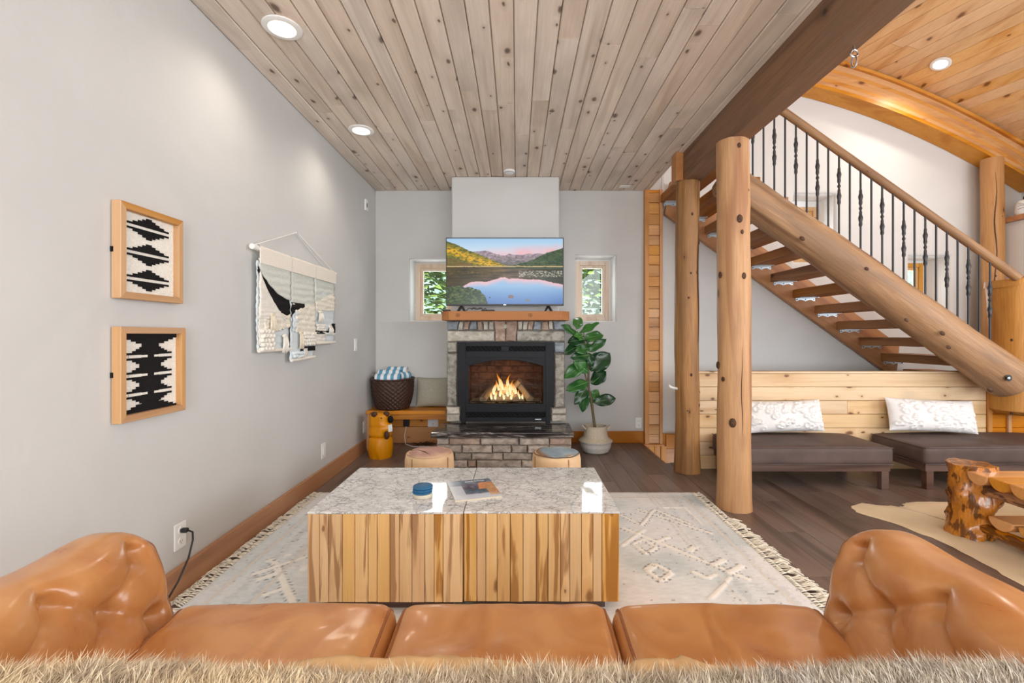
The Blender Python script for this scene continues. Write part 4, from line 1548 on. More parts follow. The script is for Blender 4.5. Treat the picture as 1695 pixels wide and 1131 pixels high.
def tv_picture(nu=300, nv=172):
    u = np.linspace(0, 1, nu)
    v = np.linspace(0, 1, nv)
    U, V = np.meshgrid(u, v, indexing='ij')
    n1 = fbm(U * 60, V * 60, 1, 4)
    n2 = fbm(U * 26, V * 40, 2, 4)
    n3 = fbm(U * 9, V * 9, 3, 3)

    def interp(pts):
        p = np.array(pts)
        return np.interp(U, p[:, 0], p[:, 1])

    def mixc(a, b, t):
        t = np.clip(t, 0, 1)[..., None]
        return np.asarray(a, float) * (1 - t) + np.asarray(b, float) * t
    img = mixc((160, 200, 232), (205, 222, 236), V / 0.2)
    img = mixc(img, (238, 178, 184), np.clip((V - 0.10 + 0.1 * (U - 0.6)) / 0.12, 0, 1) * np.clip((U - 0.25) / 0.2, 0, 1) * (0.7 + 0.8 * n3))
    mt_ = interp([(0, .3), (.22, .21), (.27, .19), (.32, .185), (.37, .20), (.43, .24), (.5, .27), (.54, .23), (.58, .25), (.62, .245), (.66, .25), (.7, .23), (.74, .24), (.8, .22), (.86, .25), (1, .3)]) + 0.012 * n2
    mcol = mixc((128, 110, 122), (178, 160, 168), 0.5 + 1.2 * n1)
    mcol = mixc(mcol, (92, 96, 92), (V - 0.27) / 0.16 + n2 * 0.6)
    img = np.where((V > mt_)[..., None], mcol, img)
    rh = interp([(0.5, .46), (.55, .42), (.62, .385), (.68, .36), (.75, .32), (.8, .27), (.86, .22), (.92, .19), (1, .145)]) + 0.008 * n1
    img = np.where(((V > rh) & (U > 0.5))[..., None], mixc((36, 66, 42), (84, 100, 64), 0.4 + 1.0 * n1 + 0.6 * n2), img)
    lh = interp([(0, .04), (.08, .09), (.2, .19), (.27, .235), (.36, .30), (.45, .37), (.54, .43), (1, .6)]) + 0.008 * n1
    lc = mixc((62, 78, 36), (120, 120, 50), 0.5 + 1.1 * n1)
    band = np.exp(-((V - lh - 0.13 + 0.12 * U) / 0.07) ** 2)
    lc = mixc(lc, (226, 172, 36), band * (0.9 + 1.3 * n1))
    lc = mixc(lc, (120, 92, 48), np.clip((V - lh - 0.22 + 0.25 * U) / 0.06, 0, 1) * (0.75 + n2))
    img = np.where(((V > lh) & (U < 0.56))[..., None], lc, img)
    shore = np.abs(V - 0.427 - 0.008 * n2) < 0.008
    img = np.where(shore[..., None], (196, 170, 120), img)
    # water
    w = V > 0.437
    refl = interp([(0, .80), (.11, .755), (.2, .67), (.27, .655), (.34, .665), (.4, .63), (.46, .60), (.5, .585), (.53, .62), (.6, .61), (.68, .625), (.8, .625), (.88, .66), (1, .705)]) + 0.01 * n2
    dark = mixc((84, 66, 30), (128, 104, 92), (U - 0.25) / 0.3)
    dark = mixc(dark, (52, 62, 44), (U - 0.62) / 0.25)
    dark = mixc(dark, (150, 124, 50), np.clip(1 - np.abs(V - 0.52) / 0.08, 0, 1) * (U < 0.5) * (0.3 + 1.2 * n1))
    dark = mixc(dark, (40, 38, 24), 0.35 + 0.9 * fbm(U * 12, V * 90, 8, 3))
    lil = (V > 0.495) & (V < 0.585) & (U > 0.62)
    dark = np.where(lil[..., None], mixc(dark, (196, 190, 176), 0.3 + 2.2 * fbm(U * 110, V * 130, 9, 2)), dark)
    sky_r = mixc((240, 186, 190), (150, 186, 220), (V - refl) / 0.09)
    sky_r = mixc(sky_r, (72, 116, 178), (V - 0.72) / 0.26)
    img = np.where(w[..., None], np.where((V < refl)[..., None], dark, sky_r), img)
    sh2 = (V > 0.437) & (V < 0.465)
    img = np.where((sh2 & (U > 0.53))[..., None], mixc((44, 66, 48), (70, 84, 60), 0.5 + n1), img)
    bush = interp([(0, .74), (.1, .72), (.2, .75), (.28, .78), (.33, .88), (.36, 1.02), (1, 1.3)]) + 0.025 * n2
    img = np.where((V > bush)[..., None], mixc((30, 52, 28), (96, 112, 60), 0.4 + 1.5 * n1), img)
    for (cx, cy, rx, ry, c) in ((.553, .89, .024, .028, (120, 96, 92)), (.695, .942, .024, .02, (96, 112, 120)), (.37, .90, .006, .01, (40, 50, 40))):
        m = ((U - cx) / rx) ** 2 + ((V - cy) / ry) ** 2 < 1
        img = np.where(m[..., None], np.array(c) + 30 * n1[..., None], img)
    return u, v, np.clip(img, 0, 255)


u, v, img = tv_picture()
P = np.zeros((len(u), len(v), 3))
P[..., 0] = ((u - 0.5) * 2 * (TW - 0.007))[:, None]
P[..., 1] = -0.0005
P[..., 2] = (TZ + 0.016 + (TH - 0.024) * (1 - v))[None, :]
obj('screen', MB().grid(P, col=np.concatenate([CA(img), np.ones(img.shape[:2] + (1,))], -1)), M['screen'], tv, fix=False)
# bits on the mantel
tag(obj('remote_control', soft_box(0.062, 0.016, 0.007, 0.006, (8, 5, 3)), M['plastic_black'], loc=(-0.262, 4.22, 1.3755), smooth=True), 'black remote control lying on the mantel below the television', 'remote')
tag(obj('streaming_box', soft_box(0.035, 0.03, 0.009, 0.006, (6, 6, 3)), M['plastic_black'], loc=(-0.648, 4.25, 1.3775), smooth=True), 'small black box at the left end of the mantel', 'box')
cb = [(-0.46 + 0.012 * k, 4.25 + 0.02 * math.sin(k * 1.1), 1.372 + 0.012 + 0.018 * abs(math.sin(k * 0.75))) for k in range(15)]
cb = [(-0.47, 4.26, 1.3735)] + cb + [(-0.27, 4.25, 1.3735)]
mb = MB().tube(cb, 0.0032, 6)
mb.tube([(x + 0.03, y + 0.02, z + 0.006 * math.sin(i)) for i, (x, y, z) in enumerate(cb[2:10])], 0.0028, 6)
tag(obj('cable', mb, M['plastic_black'], smooth=True), 'tangle of black cable lying on the mantel under the television', 'cable')
# ================================================================== SOFA
sofa = thing('leather_sofa', 'tan leather sofa with tufted arms, seen from behind over its back', 'sofa', (-0.05, 0.9, 0))
SFO = Vector((-0.05, 0.9, 0))
LE = M['leather']


def arm(side):
    spl = 0.12
    L = 0.64
    hx, hy, hz = L / 2, 0.080, 0.25
    zc = 0.425
    tufts = []          # (distance from the front end, height above floor)
    for k in range(4):
        tufts.append((0.085 + k * 0.235, 0.622))
        tufts.append((0.205 + k * 0.235, 0.540))
        tufts.append((0.085 + k * 0.235, 0.455))

    def fn(P, N):
        x, y, z = P[:, 0].copy(), P[:, 1].copy(), P[:, 2].copy()
        s = (hx - side * -1 * x) if side > 0 else (hx - x)
        s = (hx + x) if side > 0 else (hx - x)      # distance from the front
        zz = z + zc
        inner = np.clip(-N[:, 1], 0, 1)
        puff = 0.020 * inner
        dis = np.zeros_like(x)
        for (a, b) in tufts:
            r2 = (s - a) ** 2 + (zz - b) ** 2
            dis += 0.034 * np.exp(-r2 / 0.022 ** 2) + 0.026 * np.exp(-r2 / 0.065 ** 2)
        for i, (a, b) in enumerate(tufts):
            for (a2, b2) in tufts[i + 1:]:
                if math.hypot(a - a2, b - b2) < 0.16:
                    dx, dz = a2 - a, b2 - b
                    LL = dx * dx + dz * dz
                    t = np.clip(((s - a) * dx + (zz - b) * dz) / LL, 0, 1)
                    d2 = (s - a - t * dx) ** 2 + (zz - b - t * dz) ** 2
                    dis += 0.010 * np.exp(-d2 / 0.011 ** 2)
        # folds from the front row to the front seam and from the top row over the crest
        for (a, b) in tufts:
            if a < 0.1:
                d2 = (zz - b - 0.25 * (a - s)) ** 2
                dis += 0.004 * np.exp(-d2 / 0.012 ** 2) * (s < a)
            if b > 0.6:
                d2 = (s - a - 0.15 * (zz - b)) ** 2
                dis += 0.005 * np.exp(-d2 / 0.012 ** 2) * (zz > b)
        y = y + inner * (np.minimum(dis, 0.062) - puff)
        top = np.clip(N[:, 2], 0, 1)
        z = z + top * (0.004 * np.sin(s * 21) + 0.012 * (s / L) - 0.006)
        # round shoulder at the front
        z = z - np.where(z > 0.12, 0.045 * np.exp(-(s / 0.05)) * (z - 0.12) / 0.13, 0)
        y = y + 0.22 * np.clip(zz - 0.42, 0, 1)
        return np.stack([x, y, z], -1)
    mb = soft_box(hx, hy, hz, 0.062, (84, 14, 56), fn)
    fx, fy = (-0.885, 1.215) if side < 0 else (0.79, 1.212)
    u = Vector((side * spl, 1, 0)).normalized()
    out = Vector((side, -spl, 0)).normalized()
    base = Vector((fx, fy, 0)) - u * (L / 2) + out * hy
    ang = math.atan2(u.y, u.x) if side < 0 else math.atan2(-u.y, -u.x)
    a = obj('arm', mb, LE, sofa, loc=Vector((base.x, base.y, zc + (0.008 if side > 0 else 0))) - SFO, rot=(0, 0, ang), smooth=True, sharp=180)
    # welt along the front seam, carried through the same shaping as the leather
    ex = hx if side < 0 else -hx
    r = 0.062
    Pq, Nq = [], []
    dn = np.array([np.sign(ex) * 0.75, -0.66, 0.0])
    for t in np.linspace(0, 1, 34):
        if t < 0.7:
            Pq.append(np.array([ex - np.sign(ex) * r, -hy + r, -hz + r + t / 0.7 * (2 * hz - 2 * r)]) + dn * r)
            Nq.append(dn)
        else:
            k = (t - 0.7) / 0.3 * PI / 2
            d2 = np.array([dn[0], dn[1] * math.cos(k), -dn[1] * math.sin(k)])
            Pq.append(np.array([ex - np.sign(ex) * r, -hy + r, hz - r]) + d2 * r)
            Nq.append(d2)
    W_ = fn(np.array(Pq), np.array(Nq))
    obj('welt', MB().tube(W_, 0.0048, 8), M['welt'], a, smooth=True)
    for (sx, b) in tufts:
        if b > 0.5 and sx < L - 0.05:
            x = (hx - sx) * (1 if side < 0 else -1)
            obj('button', MB().blob((0, 0, 0), (0.011, 0.006, 0.011), 10, 6), LE, a, loc=(x, -hy + 0.046 + 0.22 * (b - 0.42) - 0.004, b - zc), smooth=True)
    return a


arm(-1)
arm(1)
cuts = [-0.875, -0.305, 0.243, 0.785]
for k in range(3):
    w = (cuts[k + 1] - cuts[k]) / 2 - 0.0005
    seed = k * 7 + 3

    def crown(P, N, w=w, seed=seed):
        up = np.clip(N[:, 2], 0, 1)
        z = P[:, 2] + up * 0.020 * (1 - np.abs(P[:, 0] / w) ** 2.5) * (1 - np.abs((P[:, 1] - 0.05) / 0.36) ** 2)
        z = z + up * 0.010 * fbm(P[:, 0] * 7 + P[:, 1] * 5, P[:, 1] * 9 - P[:, 0] * 4, seed, 3)
        z = z - up * 0.006 * np.exp(-((P[:, 0] - 0.2 * P[:, 1] - 0.1 * math.sin(seed)) / 0.012) ** 2) * (P[:, 1] < 0.2)
        return np.stack([P[:, 0], P[:, 1], z], -1)
    c = obj('seat_cushion', soft_box(w, 0.315, 0.085, 0.045, (48, 44, 14), crown), LE, sofa, loc=Vector(((cuts[k] + cuts[k + 1]) / 2, 0.90, 0.345)) - SFO, rot=(math.radians(5), 0, 0), smooth=True, sharp=180)
    rr_ = 0.045
    for sx in (-1, 1):
        Pq, Nq = [], []
        for t in np.linspace(0, 1, 34):
            if t < 0.75:
                d_ = np.array([sx * 0.6, 0, 0.8])
                Pq.append(np.array([sx * (w - rr_), -0.315 + rr_ + t / 0.75 * (0.63 - 2 * rr_), 0.085 - rr_]) + d_ * rr_)
            else:
                kk = (t - 0.75) / 0.25 * PI / 2
                d_ = np.array([sx * 0.6, 0.8 * math.sin(kk), 0.8 * math.cos(kk)])
                Pq.append(np.array([sx * (w - rr_), 0.315 - rr_, 0.085 - rr_]) + d_ * rr_)
            Nq.append(d_)
        obj('welt', MB().tube(crown(np.array(Pq), np.array(Nq)), 0.0038, 7), M['welt'], c, smooth=True)
obj('back', soft_box(0.80, 0.10, 0.245, 0.07, (40, 12, 20)), LE, sofa, loc=Vector((-0.05, 0.495, 0.462)) - SFO, smooth=True, sharp=180)
obj('base', MB().box(-0.80, 0.80, -0.42, 0.27, 0.16, 0.262), M['dark_wood'], sofa, bev=0.01)
for x in (-0.72, 0.72):
    for y in (-0.36, 0.22):
        obj('leg', MB().lathe([(0.018, 0.0125), (0.026, 0.16)], 14), M['dark_wood'], sofa, loc=(x, y, 0), smooth=True)

# fur throw over the back --------------------------------------------------------
th_ = thing('fur_throw', 'long haired cream and grey fur throw draped over the sofa back', 'throw', (-0.05, 0.5, 0.70))
TO = Vector((-0.05, 0.5, 0.70))
path = [(0.376, 0.50), (0.376, 0.60), (0.380, 0.665), (0.398, 0.705), (0.43, 0.722), (0.48, 0.727), (0.53, 0.725), (0.575, 0.714), (0.602, 0.690), (0.614, 0.65), (0.617, 0.60)]
pa = np.array(path)
seg = np.r_[0, np.cumsum(np.hypot(*np.diff(pa, axis=0).T))]


def pth(s):
    return np.stack([np.interp(s, seg, pa[:, 0]), np.interp(s, seg, pa[:, 1])], -1)


xs = np.linspace(-0.92, 0.82, 80)
ss = np.linspace(0, seg[-1], 40)


def drape(X, S):
    p = pth(S)
    lift = 0.008 * fbm(X * 5, S * 5, 77, 3) + 0.010 * np.exp(-((X + 0.50) / 0.16) ** 2) + 0.010 * np.exp(-((X - 0.50) / 0.14) ** 2)
    return np.stack([X, p[..., 0], p[..., 1] + lift], -1)


X_, S_ = np.meshgrid(xs, ss, indexing='ij')
obj('hide', MB().grid(drape(X_, S_) - np.array(TO)), plain('tan hide', C(196, 160, 116), 0.8, 0.2, var=0.1, scale=30), th_, smooth=True)
for (xa, xb, sd_) in ((-0.34, 0.02, 3), (0.11, 0.29, 8)):
    U_, V_ = np.meshgrid(np.linspace(0, 1, 40), np.linspace(0, 1, 10), indexing='ij')
    wdt = (0.035 + 0.014 * fbm(U_ * 7, U_ * 0 + sd_, sd_, 3)) * np.sin(PI * U_) ** 0.35
    Xf = xa + (xb - xa) * U_
    Yf = 0.596 + wdt * V_
    Zf = 0.708 + 0.012 * np.sin(V_ * 2.6) + 0.006 * fbm(U_ * 9, V_ * 2, sd_ + 1, 3) - 0.012 * V_
    obj('hide_edge', MB().grid(np.stack([Xf, Yf, Zf], -1) - np.array(TO)), bpy.data.materials['tan hide'], th_, smooth=True, sharp=180).modifiers.new('thickness', 'SOLIDIFY').thickness = 0.003
NH = 150000
X = RNG.uniform(-0.80, 0.74, NH)
S = RNG.uniform(0.19, seg[-1], NH)
root = drape(X, S)
eps = 0.004
dS = drape(X, S + eps) - drape(X, S - eps)
tan = dS / np.maximum(np.linalg.norm(dS, axis=1, keepdims=True), 1e-9)
nor = np.stack([np.zeros(NH), -tan[:, 2], tan[:, 1]], -1)
cl = 38.0
ca_ = fbm(X * cl, S * cl, 31, 2)
cb_ = fbm(X * cl + 40, S * cl, 47, 2)
big = fbm(X * 4, S * 4, 5, 2)
L = RNG.uniform(0.014, 0.032, NH) * (1 + 0.5 * np.clip(big, -0.5, 1))
dirv = nor * (0.42 + 0.35 * RNG.uniform(-1, 1, NH))[:, None] + tan * (0.30 + 1.4 * ca_ + 0.3 * RNG.normal(size=NH))[:, None]
dirv[:, 0] += 1.7 * cb_ + 0.6 * big + 0.35 * RNG.normal(size=NH)
dirv /= np.linalg.norm(dirv, axis=1, keepdims=True)
curl = np.stack([0.9 * ca_ + 0.3 * RNG.normal(size=NH), 0.6 * cb_ + 0.3, -0.5 + 0.25 * RNG.normal(size=NH)], -1)
p0 = root - nor * 0.002
p1_ = root + dirv * (L * 0.5)[:, None]
p2_ = p1_ + (dirv + curl * 0.55) * (L * 0.5)[:, None]
side = np.cross(dirv, np.array([0, 0.25, 1.0]) + 0.3 * RNG.normal(size=(NH, 3)))
side /= np.maximum(np.linalg.norm(side, axis=1, keepdims=True), 1e-6)
w = RNG.uniform(0.0004, 0.0008, NH)[:, None]
V = np.stack([p0 - side * w, p0 + side * w, p1_ - side * w * 0.8, p1_ + side * w * 0.8, p2_], 1) - np.array(TO)
# colour: cream, grey bands and dark flecks; cooler towards the right
cool = np.clip(0.45 + 0.9 * X + 0.9 * fbm(X * 6, S * 9, 61, 3), 0, 1)[:, None]
base_c = np.array([232, 212, 178]) * (1 - cool) + np.array([208, 203, 194]) * cool
dk = np.clip((fbm(X * 70, S * 60, 71, 2) - 0.02) * 3.2, 0, 1)[:, None] * (0.35 + 0.5 * cool)
base_c = base_c * (1 - dk) + np.array([140, 120, 102]) * dk
fk = np.clip((vnoise(X * 170, S * 120, 83) - 0.45) * 4, 0, 1)[:, None] * np.clip(0.5 + cool, 0, 1)
base_c = base_c * (1 - 0.6 * fk) + np.array([120, 104, 92]) * 0.6 * fk
base_c = np.clip(base_c * RNG.uniform(0.84, 1.08, NH)[:, None], 0, 255)
lin = CA(base_c)
cols = np.repeat(np.concatenate([lin, np.ones((NH, 1))], 1)[:, None, :], 5, 1)
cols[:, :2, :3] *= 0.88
me = bpy.data.meshes.new('hair')
idx = np.arange(NH)[:, None] * 5
tri = np.concatenate([idx + np.array([0, 1, 3]), idx + np.array([0, 3, 2]), idx + np.array([2, 3, 4])], 1).reshape(-1)
me.vertices.add(NH * 5)
me.vertices.foreach_set('co', V.astype(np.float32).ravel())
me.loops.add(len(tri))
me.loops.foreach_set('vertex_index', tri.astype(np.int32))
me.polygons.add(NH * 3)
me.polygons.foreach_set('loop_start', np.arange(0, NH * 9, 3, dtype=np.int32))
me.update(calc_edges=True)
ca = me.color_attributes.new('Col', 'FLOAT_COLOR', 'POINT')
ca.data.foreach_set('color', cols.astype(np.float32).ravel())
me.materials.append(M['fur'])
obj('hair', me, None, th_, kind='stuff')

# ================================================================== COFFEE TABLE BLOCKS
for (xa, xb, dy, lab) in ((-0.850, -0.2185, 0.0, 'left cube coffee table with teak strip sides, under the blue coasters'),
                          (-0.2135, 0.420, 0.004, 'right cube coffee table with teak strip sides and chip mosaic top, nearer the log posts')):
    ct = thing('cube_coffee_table', lab, 'table', (xa, 1.868 + dy, 0.0125), 0, 'cube coffee tables')
    W, D, z0, z1 = xb - xa, 0.622, 0.050, 0.4095
    obj('plinth', MB().box(0.05, W - 0.05, 0.05, D - 0.05, 0, z0), M['dark_wood'], ct)
    obj('core', MB().box(0.012, W - 0.012, 0.016, D - 0.016, z0, z1), M['dark_wood'], ct)
    for (face) in ('front', 'back'):
        x = 0.0
        while x < W - 0.004:
            w = random.uniform(0.036, 0.058)
            if W - x - w < 0.03:
                w = W - x
            yy = random.uniform(0, 0.0025)
            zr = random.uniform(-0.001, 0.001)
            yl = (yy, 0.016) if face == 'front' else (D - 0.016, D - yy)
            obj('strip', MB().box(0, w - 0.0022, yl[0], yl[1], z0 + zr, z1), M['strip'], ct, loc=(x, 0, 0), bev=0.0012, seg=1)
            x += w
    for (xs0, xs1) in ((0, 0.012), (W - 0.012, W)):
        y = 0.0165
        while y < D - 0.02:
            w = min(random.uniform(0.04, 0.06), D - 0.0165 - y)
            obj('strip', MB().box(xs0, xs1, 0, w - 0.002, z0, z1), M['strip'], ct, loc=(0, y, 0))
            y += w
    obj('top', MB().box(-0.001, W + 0.001, -0.002, D + 0.002, z1, z1 + 0.0085), M['mosaic'], ct, bev=0.002)
TT = 0.4305
tin = thing('coaster_stack', 'round stack of blue coasters on a cork base on the left coffee table', 'coasters', (-0.418, 2.045, TT))
obj('cork_base', MB().lathe([(0.040, 0), (0.043, 0.003), (0.043, 0.015), (0.041, 0.018), (0.001, 0.018)], 28), M['paper'], tin, smooth=True, sharp=50)
blue = plain('blue felt', C(46, 104, 146), 0.45, 0.4, var=0.15, scale=60)
for k in range(3):
    obj('coaster', MB().lathe([(0.040, 0), (0.044, 0.003), (0.044, 0.008), (0.041, 0.0105), (0.001, 0.0105)], 28), blue, tin, loc=(0.001 * (k - 1), 0, 0.0182 + k * 0.011), smooth=True, sharp=50)

mg = thing('magazine', 'magazine with a white masthead and a sunset photograph lying across both coffee tables', 'magazine', (0, 0, 0))
c4 = [fl(740, 800, TT), fl(801, 796, TT), fl(833, 823, TT), fl(762, 832.5, TT)]
cm = sum(c4, Vector()) / 4
mg.location = (cm.x, cm.y, TT)
ex = ((c4[1] - c4[0]) + (c4[2] - c4[3])).normalized()
mw2, mh2 = 0.105, 0.130
angm = math.atan2((c4[1] - c4[0]).y + (c4[2] - c4[3]).y, (c4[1] - c4[0]).x + (c4[2] - c4[3]).x)
mg.rotation_euler = (0, 0, angm)
obj('pages', MB().box(-mw2 + 0.001, mw2 - 0.002, -mh2 + 0.002, mh2 - 0.002, 0.001, 0.0075), M['paper'], mg)
nu, nv = 90, 112
u = np.linspace(0, 1, nu)
v = np.linspace(0, 1, nv)
U, Vv = np.meshgrid(u, v, indexing='ij')      # v = 0 at the top (far side)
n1 = fbm(U * 12, Vv * 12, 5, 4)
img = np.zeros((nu, nv, 3)) + np.array([190, 200, 214])
img = np.where((Vv < 0.30)[..., None], np.array([110, 124, 140]) + 40 * n1[..., None], img)
img = np.where(((Vv > 0.24) & (Vv < 0.78) & (U > 0.28))[..., None], np.array([104, 98, 116]) + 60 * n1[..., None], img)
img = np.where(((Vv > 0.20) & (Vv < 0.62) & (U > 0.72 - 0.2 * Vv))[..., None], np.array([206, 140, 92]) + 40 * n1[..., None], img)
img = np.where(((Vv > 0.55) & (Vv < 0.74) & (U > 0.3))[..., None], np.array([80, 100, 116]) + 50 * n1[..., None], img)
img = np.where(((U > 0.78) & (Vv > 0.3) & (Vv < 0.9))[..., None], np.array([196, 146, 104]) + 30 * n1[..., None], img)
fade = np.clip((0.34 - U) / 0.3, 0, 1)[..., None] * 0.8 + np.clip((Vv - 0.72) / 0.25, 0, 1)[..., None] * 0.6
img = img * (1 - np.clip(fade, 0, 1)) + np.array([226, 230, 236]) * np.clip(fade, 0, 1)
P = np.zeros((nu, nv, 3))
P[..., 0] = (U - 0.5) * 2 * mw2
P[..., 1] = (0.5 - Vv) * 2 * mh2
P[..., 2] = 0.0085
obj('cover', MB().grid(P, col=np.concatenate([CA(np.clip(img, 0, 255)), np.ones((nu, nv, 1))], -1), flip=True), M['print'], mg, fix=False)
obj('back_cover', MB().box(-mw2, mw2, -mh2, mh2, 0, 0.001).box(-mw2, -mw2 + 0.001, -mh2, mh2, 0, 0.0084), M['paper'], mg)
mb = MB()
x = -0.02
for k, (w, hgt) in enumerate(((.009, .012), (.011, .012), (.011, .012), (.009, .012), (.006, .0), (.012, .022), (.005, .018), (.011, .020), (.011, .013), (.010, .013))):
    if hgt:
        mb.box(x, x + 0.003, mh2 - 0.034, mh2 - 0.034 + hgt, 0.0086, 0.0089)
        mb.box(x, x + w - 0.002, mh2 - 0.034, mh2 - 0.031, 0.0086, 0.0089)
        mb.box(x + w - 0.005, x + w - 0.002, mh2 - 0.034, mh2 - 0.034 + min(hgt, 0.012), 0.0086, 0.0089)
    x += w
obj('masthead', mb, M['white'], mg)

# ================================================================== RUG
RX0, RX1, RY0, RY1 = -1.405, 1.262, 0.95, 3.325
rug = thing('woven_rug', 'large pale grey woven rug with raised cream lines and knotted fringes under the coffee tables', 'rug', (0, 0, 0.0))
nx, ny = 330, 300
gx = np.linspace(RX0, RX1, nx)
gy = np.linspace(RY0, RY1, ny)
GX, GY = np.meshgrid(gx, gy, indexing='ij')
n1 = fbm(GX * 30, GY * 90, 2, 3)
n2 = fbm(GX * 2.2, GY * 2.2, 6, 3)
base_c = np.zeros((nx, ny, 3)) + np.array([238, 237, 238])
t = np.clip(0.5 + 1.4 * n2, 0, 1)[..., None]
base_c = base_c * (1 - t) + np.array([222, 229, 232]) * t
grey = np.clip((n2 - 0.12) * 4, 0, 1)[..., None] * np.clip((GX - 0.35) / 0.2, 0, 1)[..., None]
base_c = base_c * (1 - 0.5 * grey) + np.array([180, 194, 197]) * 0.5 * grey
base_c += 14 * n1[..., None]
warp = np.abs(np.sin(GX * 95))[..., None]
edge = (np.minimum(GX - RX0, RX1 - GX) < 0.34)[..., None]
base_c = np.where(edge & (n1[..., None] + 0.25 * np.sin(GX * 70)[..., None] > 0.22), base_c - 18, base_c)
HGT = 0.010 + 0.0008 * n1


def line(P0, P1, w=0.012, dash=True, raise_=0.003, col=(248, 246, 241)):
    global base_c, HGT
    ax, ay = P0
    bx, by = P1
    dx, dy = bx - ax, by - ay
    LL = math.hypot(dx, dy)
    t = ((GX - ax) * dx + (GY - ay) * dy) / LL
    dd = ((GX - ax) * -dy + (GY - ay) * dx) / LL
    on = (t > 0) & (t < LL)
    m = on & (np.abs(dd) < w)
    base_c = np.where(m[..., None], np.array(col) + 8 * n1[..., None], base_c)
    HGT = np.where(m, HGT + raise_, HGT)
    if dash:
        for s in (-1, 1):
            m2 = on & (np.abs(dd - s * (w + 0.007)) < 0.0055) & (np.mod(t, 0.030) < 0.014) & (n1 > -0.12)
            base_c = np.where(m2[..., None], np.array([150, 147, 147]), base_c)


def pl_(a, b):
    p, q_ = fl(*a, 0.012), fl(*b, 0.012)
    return (p.x, p.y), (q_.x, q_.y)


for a, b, w, ds in (((1054, 842), (1180, 884), 0.010, True), ((1029, 873), (1242, 960), 0.013, True), ((1211, 955), (1176, 992), 0.011, False), ((1067, 876), (1029, 904), 0.012, False),
                    ((1048, 900), (1066, 893), 0.010, True), ((1066, 893), (1087, 906), 0.010, True), ((1087, 906), (1070, 917), 0.010, True), ((1070, 917), (1048, 900), 0.010, True),
                    ((1071, 945), (1085, 934), 0.02, True), ((1085, 934), (1112, 948), 0.012, True), ((1112, 948), (1095, 962), 0.014, True), ((1095, 962), (1071, 945), 0.012, True),
                    ((1146, 946), (1172, 958), 0.014, True), ((1172, 958), (1185, 950), 0.012, False), ((1090, 896), (1108, 888), 0.012, True), ((1140, 912), (1152, 905), 0.018, True),
                    ((1182, 936), (1200, 926), 0.016, True), ((1205, 950), (1230, 935), 0.016, True), ((1134, 840), (1162, 868), 0.007, False), ((1092, 840), (1134, 840), 0.010, False),
                    ((453, 927), (485, 998), 0.016, True), ((418, 951), (508, 921), 0.012, True), ((424, 960), (460, 949), 0.016, True), ((436, 986), (468, 974), 0.012, True), ((470, 920), (484, 917), 0.014, False),
                    ((440, 930), (456, 925), 0.014, True), ((500, 945), (508, 936), 0.016, False)):
    line(*pl_(a, b), w=w, dash=ds)
for (xa, wd) in ((RX1 - 0.085, 0.006), (RX1 - 0.30, 0.006), (RX0 + 0.085, 0.006), (RX0 + 0.28, 0.006)):
    line((xa, RY0 + 0.05), (xa, RY1 - 0.06), wd, False, 0.001, (226, 222, 216))
line((RX0, RY1 - 0.02), (RX1, RY1 - 0.02), 0.008, False, 0.001, (226, 222, 216))
line((RX0 + 0.1, RY1 - 0.10), (RX1 - 0.1, RY1 - 0.10), 0.006, False, 0.001, (226, 222, 216))
# the same motif repeated where the tables hide most of it
for k in range(6):
    x0_ = -0.75 + 0.3 * k
    line((x0_, 2.75), (x0_ + 0.15, 3.0), 0.010, True)
    line((x0_ + 0.15, 3.0), (x0_ + 0.3, 2.75), 0.010, True)
fleck = (vnoise(GX * 55, GY * 80, 91) > 0.90)
base_c = np.where(fleck[..., None], base_c - 70, base_c)
P = np.stack([GX, GY, HGT], -1)
top = MB().grid(P, col=np.concatenate([CA(np.clip(base_c, 0, 255)), np.ones((nx, ny, 1))], -1))
obj('pile', top, M['attr'], rug, smooth=True, sharp=180, fix=False)
sk = MB()
sk.box(RX0, RX1, RY0, RY1, 0.0005, 0.0085)
obj('backing', sk, M['linen'], rug)
for s, xe in ((-1, RX0), (1, RX1)):
    mb = MB()
    y = RY0
    while y < RY1:
        L_ = (random.uniform(0.06, 0.10) if y < 2.85 else random.uniform(0.035, 0.05)) if s > 0 else random.uniform(0.035, 0.065)
        dy_ = random.uniform(-0.05, 0.05)
        mb.tube([(xe, y, 0.008), (xe + s * 0.02, y + dy_ * 0.2, 0.011), (xe + s * 0.03, y + dy_ * 0.3, 0.008)], [0.003, 0.0045, 0.004], 5)
        for q_ in range(4):
            a = random.uniform(-0.7, 0.7)
            mb.tube([(xe + s * 0.03, y + dy_ * 0.3, 0.009), (xe + s * (0.03 + L_ * 0.5), y + dy_ * 0.6 + a * 0.018, random.uniform(0.006, 0.022)),
                     (xe + s * (0.03 + L_ * math.cos(a)), y + dy_ + a * L_ * 0.6, 0.0045)], [0.002, 0.0026, 0.0017], 4, False)
        y += random.uniform(0.010, 0.015)
    obj('fringe', mb, M['cream3'], rug, smooth=True, sharp=180, kind='stuff', fix=False)

# ================================================================== POUFS


